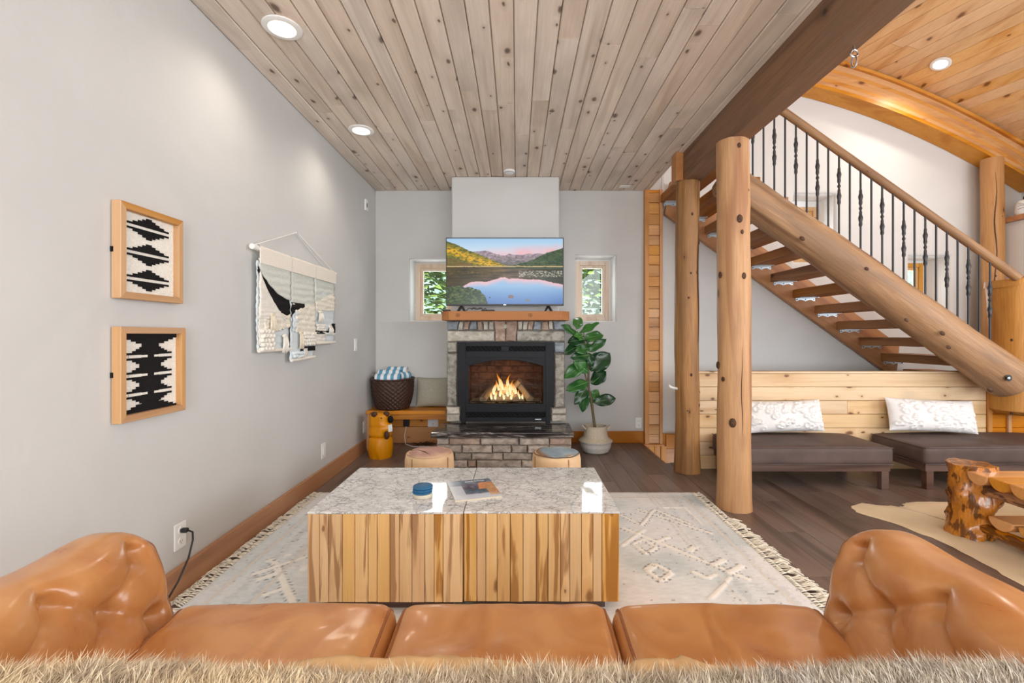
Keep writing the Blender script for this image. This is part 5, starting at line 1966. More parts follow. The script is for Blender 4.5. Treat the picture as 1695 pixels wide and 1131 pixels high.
def pouf(x, y, lab, ca_, cb_, seed):
    t = thing('hide_pouf', lab, 'pouf', (x, y, 0.0170), 0, 'hide poufs before the hearth')
    H = 0.386
    prof = [(0.130, 0.0), (0.146, 0.02), (0.152, 0.10), (0.154, 0.25), (0.153, 0.34), (0.147, 0.372), (0.135, 0.385)]
    mb = MB().lathe(prof, 48, rfn=lambda r, z, a, i: r * (1 + 0.006 * math.sin(a * 6 + seed) + 0.010 * math.sin(a * 2 + seed)), caps=True)
    obj('side', mb, plain('side hide %d' % seed, C(222, 188, 148), 0.75, 0.2, var=0.14, scale=9, bump=0.15), t, smooth=True, sharp=60)
    n, k = 14, 48
    P, cols = [], []
    for i in range(n):
        r = 0.146 * (1 - i / (n - 1)) + 0.0005
        row, crow = [], []
        for j in range(k + 1):
            a = 2 * PI * j / k
            xx, yy = r * math.cos(a), r * math.sin(a)
            z = 0.386 + 0.012 * (1 - (r / 0.146) ** 2) - 0.006 * (r / 0.146) ** 12 + 0.0015 * math.sin(xx * 60)
            nn_ = float(fbm(np.array(xx * 9.0 + seed), np.array(yy * 9.0), seed, 4))
            rr = r / 0.146 + 0.5 * nn_
            tt = min(1, max(0, (0.95 - rr) * 3 + (0.6 * xx / 0.146 if seed == 2 else 0.0)))
            c = np.array(cb_) * (1 - tt) + np.array(ca_) * tt + 40 * nn_
            if abs(r / 0.146 - 0.97) < 0.04 and seed == 2 and math.cos(a) > -0.7:
                c = np.array([70, 56, 48])
            row.append((xx, yy, z))
            crow.append(np.r_[CA(np.clip(c, 0, 255)), 1])
        P.append(row)
        cols.append(crow)
    obj('top', MB().grid(np.array(P), col=np.array(cols)), M['hide'], t, smooth=True, sharp=180)
    for q_ in range(4):
        a = q_ * PI / 2 + seed
        obj('seam', MB().tube([(0.1545 * math.cos(a), 0.1545 * math.sin(a), z) for z in np.linspace(0.02, 0.37, 8)], 0.0022, 5), M['welt'], t)
    if seed == 1:
        obj('fold', MB().tube([(-0.125, 0.02, 0.388), (-0.07, -0.005, 0.394), (-0.02, -0.05, 0.395), (0.02, -0.10, 0.391), (0.03, -0.13, 0.386)], [0.002, 0.004, 0.004, 0.003, 0.002], 6), M['knot'], t, smooth=True)
    return t


pouf(-0.559, 2.95, 'round hide pouf with a folded pinkish brown top, left one before the hearth', (196, 158, 146), (206, 170, 140), 1)
pouf(0.256, 2.95, 'round hide pouf with a bluish grey patched top, right one before the hearth', (160, 178, 190), (150, 116, 88), 2)
# ================================================================== BENCH CORNER
bn = thing('wall_bench', 'low pine bench seat built in between the left wall and the fireplace', 'bench', (XL, 4.575, 0))
obj('seat', MB().box(0.003, 0.80, 0, 0.29, 0.358, 0.395), M['bench'], bn, bev=0.004)
obj('apron', MB().box(0.003, 0.80, 0.05, 0.075, 0.30, 0.357), M['bench'], bn, bev=0.003)
obj('bracket', MB().box(0.003, 0.03, 0.08, 0.29, 0.02, 0.357), M['bench'], bn, bev=0.003)

bk = thing('wicker_basket', 'dark brown round wicker basket of rolled towels on the bench', 'basket', (-1.275, 4.735, 0.396))
n, k = 44, 120
P = []
for i in range(n):
    t = i / (n - 1)
    z = 0.005 + 0.30 * t
    r = 0.155 + 0.055 * t ** 0.7 + 0.012 * math.sin(PI * t)
    row = []
    for j in range(k + 1):
        a = 2 * PI * j / k
        row.append(((r + 0.0075 * math.cos(a * 24 + PI * (i // 3))) * math.cos(a), (r + 0.0075 * math.cos(a * 24 + PI * (i // 3))) * math.sin(a), z))
    P.append(row)
obj('weave', MB().grid(np.array(P), flip=True), M['wicker'], bk, smooth=True, sharp=180)
obj('rim', MB().tube([(0.214 * math.cos(a), 0.214 * math.sin(a), 0.307 + 0.004 * math.cos(2 * a)) for a in np.linspace(0, 2 * PI, 41)], 0.010, 8, False), M['wicker'], bk, smooth=True)
obj('lining', MB().lathe([(0.19, 0.24), (0.001, 0.235)], 30, caps=False).lathe([(0.15, 0.002), (0.001, 0.002)], 30, caps=False), M['wicker'], bk)


def towel_mat():
    g = G('blue and white striped towel')
    tc = g.coords((1, 1, 1))
    sx = g.n('ShaderNodeSeparateXYZ')
    g.l(tc, sx.inputs[0])
    st_ = g.math('FRACT', g.math('MULTIPLY', sx.outputs[0], 15.0))
    n = g.noise(g.coords((200, 200, 200)), 1.0, 2)
    g.bump(n, 0.5, 0.003)
    col = g.mix(g.math('GREATER_THAN', st_, 0.5), C(236, 240, 242), C(104, 158, 190))
    return g.fin(col, 0.95, 0.1)


M['towel'] = towel_mat()


def towel(x, y, z, r, L, rz, lab):
    pts = []
    for q_ in np.linspace(0, 1, 56):
        a = 2 * PI * 2.6 * q_
        rr = r * (0.18 + 0.82 * q_)
        pts.append((rr * math.cos(a), rr * math.sin(a)))
    P = []
    for (yy, zz) in pts:
        P.append([(-L / 2, yy, zz), (-L / 2 + 0.01, yy * 1.02, zz * 1.02), (L / 2 - 0.01, yy * 1.02, zz * 1.02), (L / 2, yy, zz)])
    P = np.array(P)
    o = obj('rolled_towel', MB().grid(P), M['towel'], loc=(x, y, z), rot=(0.0, 0, rz), smooth=True, sharp=80)
    sd = o.modifiers.new('thickness', 'SOLIDIFY')
    sd.thickness = r * 0.17
    return tag(o, lab, 'towel', 'rolled striped towels in the basket')


bx_, by_, bz_ = -1.275, 4.735, 0.396
towel(bx_ - 0.02, by_ - 0.10, bz_ + 0.315, 0.056, 0.25, 0.03, 'blue and white striped rolled towel at the front of the wicker basket')
towel(bx_ - 0.03, by_ - 0.005, bz_ + 0.352, 0.052, 0.23, 0.05, 'blue and white striped rolled towel behind the front roll in the basket')
towel(bx_ + 0.03, by_ + 0.085, bz_ + 0.378, 0.050, 0.20, -0.02, 'highest and rearmost blue striped rolled towel in the wicker basket')
towel(bx_ + 0.105, by_ + 0.02, bz_ + 0.330, 0.048, 0.13, 0.9, 'short blue striped rolled towel at the right edge of the wicker basket')

cu = tag(obj('boucle_cushion', pillow_mb(0.375, 0.315, 0.13, 30), M['pillow_grey'], loc=(-0.868, 4.80, 0.397), rot=(math.radians(-12), 0, 0), smooth=True, sharp=180),
         'plain grey green square cushion leaning on the wall above the pine bench', 'cushion')

# carved bear ------------------------------------------------------------------------
br_ = thing('carved_bear', 'chainsaw carved yellow wooden bear sitting on the floor before the bench', 'carving', (-1.285, 4.33, 0))
n, k = 40, 36
P = []
for i in range(n):
    t = i / (n - 1)
    z = 0.425 * t
    r = 0.103 + 0.010 * math.sin(PI * min(1, t / 0.46)) if t < 0.47 else 0.104 - 0.012 * ((t - 0.47) / 0.53)
    r -= 0.018 * math.exp(-((t - 0.47) / 0.018) ** 2)
    r -= 0.010 * math.exp(-((t - 0.70) / 0.015) ** 2)
    if t > 0.94:
        r *= 1 - 0.5 * ((t - 0.94) / 0.06) ** 2
    row = []
    for j in range(k + 1):
        a = 2 * PI * j / k
        rr = r * (1 + 0.04 * math.sin(3 * a + z * 9) + 0.03 * math.sin(5 * a + 2))
        # cleft between the feet, facing front
        if t < 0.2:
            rr *= 1 - 0.18 * math.exp(-(((a - 1.5 * PI + 0.05) / 0.16) ** 2)) * (1 - t / 0.2)
        # muzzle towards +x -y
        if 0.55 < t < 0.8:
            rr += 0.035 * math.exp(-(((a - 5.75) / 0.5) ** 2)) * math.sin(PI * (t - 0.55) / 0.25)
        row.append((rr * math.cos(a), rr * math.sin(a) * 0.9, z))
    P.append(row)
Pm = np.array(P)
mbb = MB().grid(Pm, flip=True)
mbb.add([(0, 0, 0.425)] + [tuple(p) for p in Pm[-1][:-1]], [(0, 1 + j, 1 + (j + 1) % k) for j in range(k)])
mbb.add([(0, 0, 0)] + [tuple(p) for p in Pm[0][:-1]], [(0, 1 + (j + 1) % k, 1 + j) for j in range(k)])
obj('body', mbb, M['bear'], br_, smooth=True, sharp=60)
for (x, y, s) in ((-0.035, -0.07, 1), (0.07, -0.045, 1)):
    obj('ear', MB().blob((x, y, 0.415), (0.030, 0.018, 0.026), 12, 8), M['knot'], br_, smooth=True)
obj('nose', MB().blob((0.112, -0.055, 0.365), (0.026, 0.028, 0.036), 12, 8), M['black_matte'], br_, smooth=True)
obj('cloth_tag', MB().box(-0.004, 0.004, -0.02, 0.02, -0.034, 0.034), M['white'], br_, loc=(0.110, -0.062, 0.285), rot=(0.1, 0.1, -0.9), bev=0.002, label='small white plaque held against the bear')
obj('paw', MB().blob((0.085, -0.085, 0.225), (0.025, 0.02, 0.04), 12, 8), M['knot'], br_, smooth=True)
obj('bark_strip', MB().prism([(-0.118, 0.10), (-0.092, 0.02), (-0.085, 0.42), (-0.118, 0.40)], -0.045, 0.06, 'y'), M['log_grey'], br_, bev=0.006)
obj('eye', MB().blob((0.038, -0.098, 0.385), 0.006, 8, 6), M['black_matte'], br_, smooth=True)

# cables below the bench, wall plates --------------------------------------------------


def plate(name, lab, loc, rot, kind='outlet', w=0.07, h=0.115):
    t = thing(name, lab, 'outlet' if kind == 'outlet' else 'switch', loc)
    t.rotation_euler = rot
    # local: x across, -y into the room, z up
    obj('cover_plate', MB().box(-w / 2, w / 2, -0.006, 0, -h / 2, h / 2), M['white'], t, bev=0.002)
    if kind == 'outlet':
        for zz in (0.024, -0.024):
            f = obj('receptacle', MB().lathe([(0.0165, 0), (0.0165, 0.003), (0.001, 0.003)], 18), M['white_trim'], t, loc=(0, -0.006, zz), rot=(PI / 2, 0, 0))
            obj('slots', MB().box(-0.007, -0.005, -0.004, 0.005, 0.003, 0.0034).box(0.005, 0.007, -0.004, 0.004, 0.003, 0.0034).box(-0.002, 0.002, -0.011, -0.007, 0.003, 0.0034), M['black_matte'], f)
    else:
        obj('rocker', MB().box(-0.015, 0.015, -0.010, -0.006, -0.032, 0.032), M['white_trim'], t, bev=0.002)
    return t


RLW = (0, 0, PI / 2)      # plate on the left wall: local -y points to +x
plate('wall_outlet', 'white double outlet low on the left wall with a black plug, beside the sofa arm', (XL, 2.05, 0.255), RLW)
plate('wall_switch', 'white rocker plate low on the left wall above the baseboard between rug and bench', (XL, 3.574, 0.252), RLW, 'switch')
plate('wall_switch', 'white rocker switch at mid height on the left wall near the corner', (XL, 4.284, 1.06), RLW, 'switch')
tp = thing('wall_sensor', 'small white sensor box high on the left wall near the corner', 'sensor', (XL, 4.575, 2.444))
obj('housing', MB().box(0, 0.016, -0.035, 0.035, -0.055, 0.055), M['white'], tp, bev=0.004)
obj('lens', MB().box(0.016, 0.018, -0.008, 0.012, -0.02, 0.02), M['plastic_black'], tp)
plate('wall_outlet', 'white outlet on the left wall directly below the bench end', (XL, 4.53, 0.245), RLW)
plate('wall_outlet', 'white outlet on the back wall right of the potted fig', (1.305, YB, 0.213), (0, 0, 0))
plate('wall_outlet', 'large white outlet plate on the wooden panel below the bench', (-0.885, YB - 0.041, 0.235), (0, 0, 0), w=0.11)
pb = thing('power_adapter', 'black power adapter block on the wooden panel under the bench', 'adapter', (-1.16, YB - 0.042, 0.235))
obj('block', MB().box(-0.03, 0.03, -0.05, 0, -0.045, 0.045), M['plastic_black'], pb, bev=0.005)
tag(obj('extension_lead', MB().tube([(-1.16, 4.83, 0.19), (-1.17, 4.80, 0.10), (-1.15, 4.76, 0.02), (-1.05, 4.70, 0.006), (-0.95, 4.72, 0.006), (-0.85, 4.70, 0.006), (-0.80, 4.74, 0.006)], 0.004, 6), M['white'], smooth=True),
    'white cord curling on the floor beneath the bench', 'cord')
mb = MB()
for k in range(26):
    a = random.random() * 2 * PI
    c0_ = Vector((-0.96 + random.uniform(-0.07, 0.07), 4.78 + random.uniform(-0.04, 0.04), 0.004))
    mb.tube([c0_, c0_ + Vector((math.cos(a) * 0.05, math.sin(a) * 0.03, random.uniform(0.01, 0.04))), c0_ + Vector((math.cos(a) * 0.10, math.sin(a) * 0.05, random.uniform(0.0, 0.03)))], [0.003, 0.002, 0.001], 4)
tag(obj('twig_bundle', mb, M['knot']), 'small dark bundle of dry twigs on the floor under the bench', 'twigs')

pg = thing('plug_cord', 'black plug and cord running from the left wall outlet down behind the sofa arm', 'cord', (XL + 0.006, 2.05, 0.279))
obj('plug', soft_box(0.016, 0.011, 0.010, 0.007, (6, 5, 5)), M['plastic_black'], pg, loc=(0.017, 0, 0), smooth=True)
obj('cable', MB().tube([(0.03, 0, 0), (0.06, -0.01, -0.004), (0.075, -0.03, -0.03), (0.07, -0.05, -0.10), (0.055, -0.09, -0.18), (0.05, -0.16, -0.24), (0.05, -0.30, -0.26), (0.05, -0.60, -0.266)], 0.0042, 8), M['plastic_black'], pg, smooth=True)

# fiddle leaf fig -----------------------------------------------------------------------
YP = 4.52
fg = thing('fiddle_leaf_fig', 'fiddle leaf fig with large glossy leaves in a white woven belly basket', 'plant', (at(986, 747, YP).x, YP, 0))
FG = Vector(fg.location)
bp_ = MB()
prof = [(0.10, 0.0), (0.125, 0.012), (0.148, 0.06), (0.152, 0.095), (0.166, 0.115), (0.160, 0.122), (0.120, 0.150), (0.110, 0.20), (0.104, 0.245), (0.108, 0.262), (0.100, 0.262), (0.098, 0.22), (0.001, 0.215)]
pot_lo = [p for p in prof[:5]]
n, k = 60, 64


def belly(profile, n):
    pr = np.array(profile)
    s = np.r_[0, np.cumsum(np.hypot(*np.diff(pr, axis=0).T))]
    q_ = np.linspace(0, s[-1], n)
    R, Z = np.interp(q_, s, pr[:, 0]), np.interp(q_, s, pr[:, 1])
    P = []
    for i in range(n):
        row = []
        for j in range(k + 1):
            a = 2 * PI * j / k
            rr = R[i] + 0.0022 * math.cos(a * 32 + PI * i) * (R[i] > 0.05)
            row.append((rr * math.cos(a), rr * math.sin(a), Z[i]))
        P.append(row)
    return MB().grid(np.array(P), flip=True)


obj('basket_foot', belly(prof[:5] + [(0.163, 0.119)], 26), M['seagrass_white'], fg, smooth=True, sharp=180, label='white dipped lower half of the belly basket')
obj('basket_rim', belly([(0.163, 0.1195), (0.120, 0.150), (0.110, 0.20), (0.104, 0.245), (0.108, 0.262), (0.100, 0.262), (0.098, 0.216)], 40), M['seagrass'], fg, smooth=True, sharp=180)
obj('bottom', MB().lathe([(0.10, 0.0), (0.001, 0.0)], 24, caps=False), M['seagrass_white'], fg)
obj('mulch', MB().lathe([(0.099, 0.22), (0.05, 0.232), (0.001, 0.228)], 24, caps=False, rfn=lambda r, z, a, i: r), M['soil'], fg)
for s in (-1, 1):
    obj('handle', MB().tube([(s * (0.105 + 0.03 * math.sin(t)), 0.03 * math.cos(t) - 0.03, 0.235 + 0.03 * math.sin(t)) for t in np.linspace(0, PI, 10)], 0.007, 7), M['seagrass'], fg, smooth=True)
# stems
stem_pts = [at(985, 712, YP), at(980, 672, YP), at(974, 640, YP), at(974, 605, YP + 0.02), at(969, 575, YP), at(966, 548, YP - 0.02)]
obj('stem', MB().tube([p - FG for p in stem_pts], [0.014, 0.013, 0.012, 0.010, 0.007, 0.004], 10), M['stem'], fg, smooth=True)
obj('stem', MB().tube([at(974, 640, YP) - FG, at(968, 618, YP - 0.04) - FG, at(960, 600, YP - 0.07) - FG, at(955, 585, YP - 0.05) - FG], [0.008, 0.007, 0.006, 0.003], 8), M['stem'], fg, smooth=True)
obj('stem', MB().tube([at(986, 708, YP) - FG, at(996, 702, YP - 0.03) - FG, at(1010, 695, YP) - FG], [0.003, 0.002, 0.0015], 6), M['seagrass'], fg, smooth=True)


def leaf_mb(L, W, curl, fold, seed):
    n, m = 12, 7
    P = []
    for i in range(n):
        t = i / (n - 1)
        w = W / 2 * (math.sin(PI * t ** 0.85) ** 0.75 * (0.72 + 0.34 * t) + 0.02) * (1 if t < 0.97 else 0.5)
        row = []
        for j in range(m):
            s = -1 + 2 * j / (m - 1)
            x = L * t
            y = w * s
            z = curl * L * t * t + fold * abs(s) * w + 0.012 * math.sin(t * 11 + seed + 2 * s) * abs(s)
            row.append((x, y, z))
        P.append(row)
    return MB().grid(np.array(P))


zz = lambda x, y: (910 + x / 4.35, 510 + y / 4.35)
leaves = [((190, 150), (215, 68), 0.0, 0.10, .50), ((212, 180), (328, 118), -.03, -0.06, .40), ((196, 205), (112, 132), -.10, -0.05, .42), ((255, 225), (158, 235), -.12, -0.10, .62),
          ((248, 222), (370, 190), -.02, 0.05, .45), ((278, 315), (384, 236), -.10, -0.06, .42), ((275, 290), (200, 300), -.15, -0.12, .70), ((280, 340), (180, 345), -.12, -0.10, .55),
          ((270, 320), (300, 400), -.15, -0.10, .60), ((240, 390), (112, 462), .02, 0.10, .52), ((300, 452), (408, 345), -.04, -0.03, .72), ((262, 452), (176, 388), .06, 0.06, .60),
          ((300, 548), (384, 470), -.06, -0.05, .78), ((272, 525), (136, 560), -.02, 0.0, .48), ((256, 565), (186, 655), -.06, -0.02, .50), ((262, 580), (238, 722), -.10, -0.06, .42),
          ((290, 685), (340, 604), .04, 0.05, .62), ((318, 680), (448, 652), -.06, -0.05, .55), ((210, 262), (110, 300), .08, 0.10, .62), ((262, 250), (300, 185), .06, 0.06, .6),
          ((240, 300), (330, 268), .07, 0.08, .55), ((300, 460), (330, 340), .05, 0.06, .5), ((230, 210), (170, 200), .03, 0.06, .7), ((275, 410), (215, 375), -.08, -0.06, .7)]
for k, (b, t, dy0, dy1, wr) in enumerate(leaves):
    B = at(*zz(*b), YP + dy0 * 0.6)
    T = at(*zz(*t), YP + dy1 * 1.2)
    T = B + (T - B) * 1.22
    if T.x < 0.56:
        T.y = 4.34
        B.y = min(B.y, 4.42)
    d = T - B
    L_ = d.length
    ux = d.normalized()
    nrm = Vector((random.uniform(-0.4, 0.4), -1, random.uniform(0.2, 0.9)))
    uz = (nrm - ux * nrm.dot(ux)).normalized()
    uy = uz.cross(ux)
    Mx = Matrix((ux, uy, uz)).transposed()
    o = obj('leaf', leaf_mb(L_, L_ * wr * 1.15, random.uniform(-0.22, -0.02), random.uniform(0.05, 0.22), k), M['leaf'], fg, loc=B - FG, rot=Mx.to_euler(), smooth=True, sharp=180, fix=False)
    so = o.modifiers.new('thickness', 'SOLIDIFY')
    so.thickness = 0.0012
    obj('midrib', MB().tube([(0.0, 0, 0.001), (L_ * 0.45, 0, 0.0012 - 0.02 * L_), (L_ * 0.9, 0, -0.09 * L_)], [0.0026, 0.002, 0.0008], 5), plain('leaf rib', C(120, 156, 90), 0.5, 0.3) if k == 0 else bpy.data.materials['leaf rib'], o, smooth=True)
    if b[1] > 380 and k != 9:
        sp_ = min(stem_pts, key=lambda p: (p - B).length)

# ================================================================== WALL ART (left wall)


def framed(y0, y1, z0, z1, lab, kind):
    t = thing('framed_weaving', lab, 'artwork', (XL, (y0 + y1) / 2, (z0 + z1) / 2), 0, 'framed black and cream weavings')
    hw, hh = (y1 - y0) / 2, (z1 - z0) / 2
    fw, fd = 0.026, 0.040
    # mitred members
    def member(a, b, m):
        mb = MB()
        (ya, za, yb, zb, yia, zia, yib, zib) = (*a, *b)
        vs = []
        for x in (0.004, fd):
            vs += [(x, ya, za), (x, yb, zb), (x, yib, zib), (x, yia, zia)]
        mb.add(vs, [(0, 1, 2, 3), (7, 6, 5, 4), (0, 4, 5, 1), (1, 5, 6, 2), (2, 6, 7, 3), (3, 7, 4, 0)])
        obj('frame_member', mb, m, t, bev=0.0015, seg=1)
    ih, iw = hh - fw, hw - fw
    member((-hw, -hh, -hw, hh), (-iw, -ih, -iw, ih), M['frame'])
    member((hw, -hh, hw, hh), (iw, -ih, iw, ih), M['frame'])
    member((-hw, hh, hw, hh), (-iw, ih, iw, ih), M['frame_y'])
    member((-hw, -hh, hw, -hh), (-iw, -ih, iw, -ih), M['frame_y'])
    # woven cream panel: fine horizontal ribs
    nz, ny_ = 90, 24
    zs2 = np.linspace(-ih - 0.002, ih + 0.002, nz)
    ys2 = np.linspace(-iw - 0.002, iw + 0.002, ny_)
    Yg, Zg = np.meshgrid(ys2, zs2, indexing='ij')
    Xg = 0.014 + 0.0012 * np.sin(Zg * 700 + 2 * fbm(Yg * 20, Zg * 20, 3, 2))
    obj('woven_panel', MB().grid(np.stack([Xg, Yg, Zg], -1)), M['cream'], t, smooth=True, sharp=180)
    mb = MB()

    def bar(y, z, w, h):
        mb.box(0.0145, 0.0175, y - w, y + w, z - h / 2, z + h / 2)
    W = iw
    if kind == 1:
        steps = [0.10, 0.24, 0.40, 0.58, 0.78]
        hs = 0.0073
        for zc in (ih - 0.050, ih - 0.153, ih - 0.256):
            for i, s in enumerate(steps):
                bar(0, zc + 0.006 + hs * (4.5 - i), W * s, hs + 0.0004)
                bar(0, zc - 0.006 - hs * (4.5 - i), W * s, hs + 0.0004)
    else:
        hs = 0.0076
        def bar(y, z, w, h, c=W * 0.30):
            for sg in (-1, 1):
                a_, b_ = sorted((sg * c, sg * w))
                mb.box(0.0145, 0.0175, a_, b_, z - h / 2, z + h / 2)
        mb.box(0.0145, 0.0175, -W * 0.30, W * 0.30, -ih, ih)
        bar(0, ih - 0.008, W * 0.99, 0.016)
        bar(0, -ih + 0.004, W * 0.99, 0.008)
        wd = [0.80, 0.62, 0.50, 0.38]
        for i, s in enumerate((0.85, 0.66, 0.50)):
            bar(0, ih - 0.020 - hs * i, W * s, hs + 0.0004)
            bar(0, -ih + 0.012 + hs * i, W * s, hs + 0.0004)
        for zc in (ih * 0.42, -ih * 0.06, -ih * 0.54):
            for i, s in enumerate(wd):
                for sg in (-1, 1):
                    bar(0, zc + sg * (0.0065 + hs * (i + 0.5)), W * s, hs + 0.0004)
    obj('motif', mb, M['ink'], t)
    if kind == 2:
        mb2 = MB()
        for zc in (ih * 0.42, -ih * 0.06, -ih * 0.54):
            for sg in (-1, 1):
                mb2.box(0.016, 0.0182, min(sg * W * 0.12, sg * W * 0.75), max(sg * W * 0.12, sg * W * 0.75), zc - 0.0045, zc + 0.0045)
        obj('cream_bar', mb2, M['cream'], t)
    obj('hanger', MB().box(0.0, 0.012, -hw - 0.001, -hw + 0.01, -0.01, 0.01), M['black_matte'], t)
    return t


framed(1.70, 2.02, 1.288, 1.652, 'upper oak framed weaving of three black stepped diamonds on cream', 1)
framed(1.70, 2.035, 0.82, 1.182, 'lower oak framed weaving with a black stepped column on cream', 2)

# woven wall hanging
wh = thing('woven_wall_hanging', 'cream, sage and black woven wall hanging of three panels on a white rod', 'wall hanging', (XL, 3.14, 1.645))
obj('rod', MB().tube([(0.035, -0.59, 0), (0.035, 0.575, 0)], 0.016, 12), M['white_trim'], wh, smooth=True)
obj('cord', MB().tube([(0.035, -0.56, 0.014), (0.008, -0.01, 0.205), (0.035, 0.555, 0.014)], 0.0035, 6), M['white'], wh)
obj('cord', MB().tube([(0.004, -0.03, 0.205), (0.004, 0.50, 0.01)], 0.003, 6), M['white'], wh)
obj('nail', MB().tube([(0, -0.01, 0.203), (0.016, -0.01, 0.206)], 0.003, 6), M['steel'], wh)


def sheet(y0, y1, z0, z1, x, m, name, amp=0.004, seed=0, rows=140.0, edge_lo=None, edge_hi=None, nn=(16, 40), th=0.005, parent=wh):
    """woven piece with wavy ribs; lower / upper edges may be functions of the fraction across"""
    u = np.linspace(0, 1, nn[0])
    v = np.linspace(0, 1, nn[1])
    U, Vv = np.meshgrid(u, v, indexing='ij')
    lo = z0 if edge_lo is None else edge_lo(U)
    hi = z1 if edge_hi is None else edge_hi(U)
    Y = y0 + (y1 - y0) * U + 0.003 * np.sin(Vv * 9 + seed)
    Z = lo + (hi - lo) * Vv
    X = x + amp * fbm(Y * 22, Z * 45, seed, 3) + 0.0022 * np.sin(Z * rows + 3 * fbm(Y * 9, Z * 9, seed, 2))
    mb = MB().grid(np.stack([X, Y, Z], -1))
    o = obj(name, mb, m, parent, smooth=True, sharp=180)
    so = o.modifiers.new('thickness', 'SOLIDIFY')
    so.thickness = th
    so.offset = -1
    return o


def chunk(y0, y1, z0, z1, x, m, r=0.013, name='loop_patch'):
    """patch of fat loops, rows of small rounded stitches, one mesh"""
    mb = MB()
    row = 0
    z = z1 - r
    while z > z0:
        y = y0 + r + (row % 2) * r * 0.8
        while y < y1:
            mb.blob((x + random.uniform(0, 0.004), y, z + random.uniform(-0.002, 0.002)), (r * 0.9, r * 1.25, r * 0.8), 8, 5, M=Matrix.Rotation(random.uniform(-0.5, 0.5), 3, 'X'))
            y += r * 1.9
        z -= r * 1.35
        row += 1
    return obj(name, mb, m, wh, smooth=True, sharp=180)


def tassel(y, z, L, w, x, m):
    mb = MB().blob((x, y, z), (0.010, w * 0.5, 0.012), 8, 6)
    for k in range(16):
        s = -1 + 2 * k / 15
        mb.tube([(x + 0.004, y + s * w * 0.32, z), (x + 0.010 + random.uniform(-0.003, 0.003), y + s * w * 0.5, z - L * 0.5), (x + 0.006, y + s * w * 0.55 + random.uniform(-0.004, 0.004), z - L * random.uniform(0.9, 1.05))], [0.0035, 0.0045, 0.003], 5)
    return obj('tassel', mb, m, wh, smooth=True, sharp=180)


yA, yB_, yC, yD = -0.545, -0.17, 0.185, 0.555
S1, S2, S3 = -0.585, -0.66, -0.555
gap = 0.006
for (a, b) in ((yA, yB_), (yB_, yC), (yC, yD)):
    P = []
    for t in np.linspace(-0.6, 1.0, 16):
        an = PI * t
        P.append([(0.035 + 0.019 * math.cos(an), y, 0.019 * math.sin(an)) for y in np.linspace(a + gap, b - gap, 6)])
    P = [[(0.046, y, -0.075) for y in np.linspace(a + gap, b - gap, 6)]] + P[::-1][3:] if False else P
    mb = MB().grid(np.array(P))
    mb.box(0.050, 0.056, a + gap, b - gap, -0.085, 0.002)
    obj('rod_sleeve', mb, M['linen'], wh, smooth=True, sharp=50)
x0_ = 0.045
# left panel
sheet(yA + gap, yB_ - gap, S1, -0.07, x0_ - 0.010, M['blue_white'], 'panel', 0.003, 1)
sheet(yA + gap, yB_ - gap, -0.30, -0.06, x0_, M['cream2'], 'sage_field', 0.004, 2, edge_lo=lambda u: -0.115 - 0.155 * np.sin(u * PI / 2) ** 0.8)
sheet(yA + gap, yB_ - gap, -0.35, -0.10, x0_ - 0.002, M['ink'], 'black_field', 0.003, 3, edge_lo=lambda u: -0.13 - 0.27 * np.sin(u * PI / 2 * 1.15), edge_hi=lambda u: -0.105 - 0.155 * np.sin(u * PI / 2) ** 0.8)
sheet(yA + gap, yA + 0.29, -0.40, -0.13, x0_ + 0.002, M['cream'], 'knit_field', 0.006, 4, 260.0, edge_hi=lambda u: -0.13 - 0.27 * u ** 0.8)
sheet(yA + 0.06, yB_ - gap, -0.53, -0.35, x0_ + 0.003, M['cream3'], 'oat_field', 0.007, 5, 180.0, edge_lo=lambda u: -0.50 + 0.06 * u + 0.006 * np.sin(u * 40), edge_hi=lambda u: -0.345 - 0.02 * np.sin(u * 9) - 0.045 * (1 - u))
sheet(yA + gap, yA + 0.07, -0.55, -0.38, x0_ + 0.001, M['cream'], 'knit_field', 0.005, 6, 240.0)
chunk(yA + 0.008, yA + 0.17, S1 + 0.005, -0.455, x0_ + 0.002, M['cream'], 0.019)
tassel(yA + 0.135, -0.375, 0.10, 0.055, x0_ + 0.008, M['tassel'])
tassel(yB_ - 0.085, -0.50, 0.105, 0.06, x0_ + 0.004, M['cream'])
obj('hem_rod', MB().tube([(x0_, yA + gap, S1), (x0_, yB_ - gap, S1)], 0.010, 8), M['linen'], wh, smooth=True)
# middle panel
sheet(yB_ + gap, yC - gap, S2, -0.07, x0_ - 0.010, M['blue_white'], 'panel', 0.003, 11)
sheet(yB_ + gap, yC - gap, -0.32, -0.06, x0_, M['cream2'], 'sage_field', 0.004, 12, edge_lo=lambda u: -0.30 + 0.01 * np.sin(u * 6))
sheet(yB_ + gap, yB_ + 0.19, -0.36, -0.28, x0_ - 0.001, M['ink'], 'black_field', 0.003, 13, edge_lo=lambda u: -0.375 + 0.055 * u)
sheet(yB_ + 0.05, yC - gap, -0.48, -0.28, x0_ + 0.004, M['cream3'], 'oat_field', 0.007, 14, 180.0, edge_hi=lambda u: -0.335 + 0.07 * u + 0.004 * np.sin(u * 30), edge_lo=lambda u: -0.475 - 0.01 * u)
sheet(yB_ + 0.01, yB_ + 0.075, -0.47, -0.36, x0_ + 0.006, M['blue_white'], 'fold_band', 0.008, 15, edge_hi=lambda u: -0.36 + 0.03 * u)
chunk(yC - 0.20, yC - 0.008, -0.575, -0.468, x0_ + 0.004, M['cream'], 0.017)
tassel(yC - 0.235, -0.48, 0.105, 0.05, x0_ + 0.008, M['tassel'])
sheet(yC - 0.22, yC - gap, -0.605, -0.572, x0_ + 0.001, M['ink'], 'black_field', 0.002, 16, nn=(8, 6))
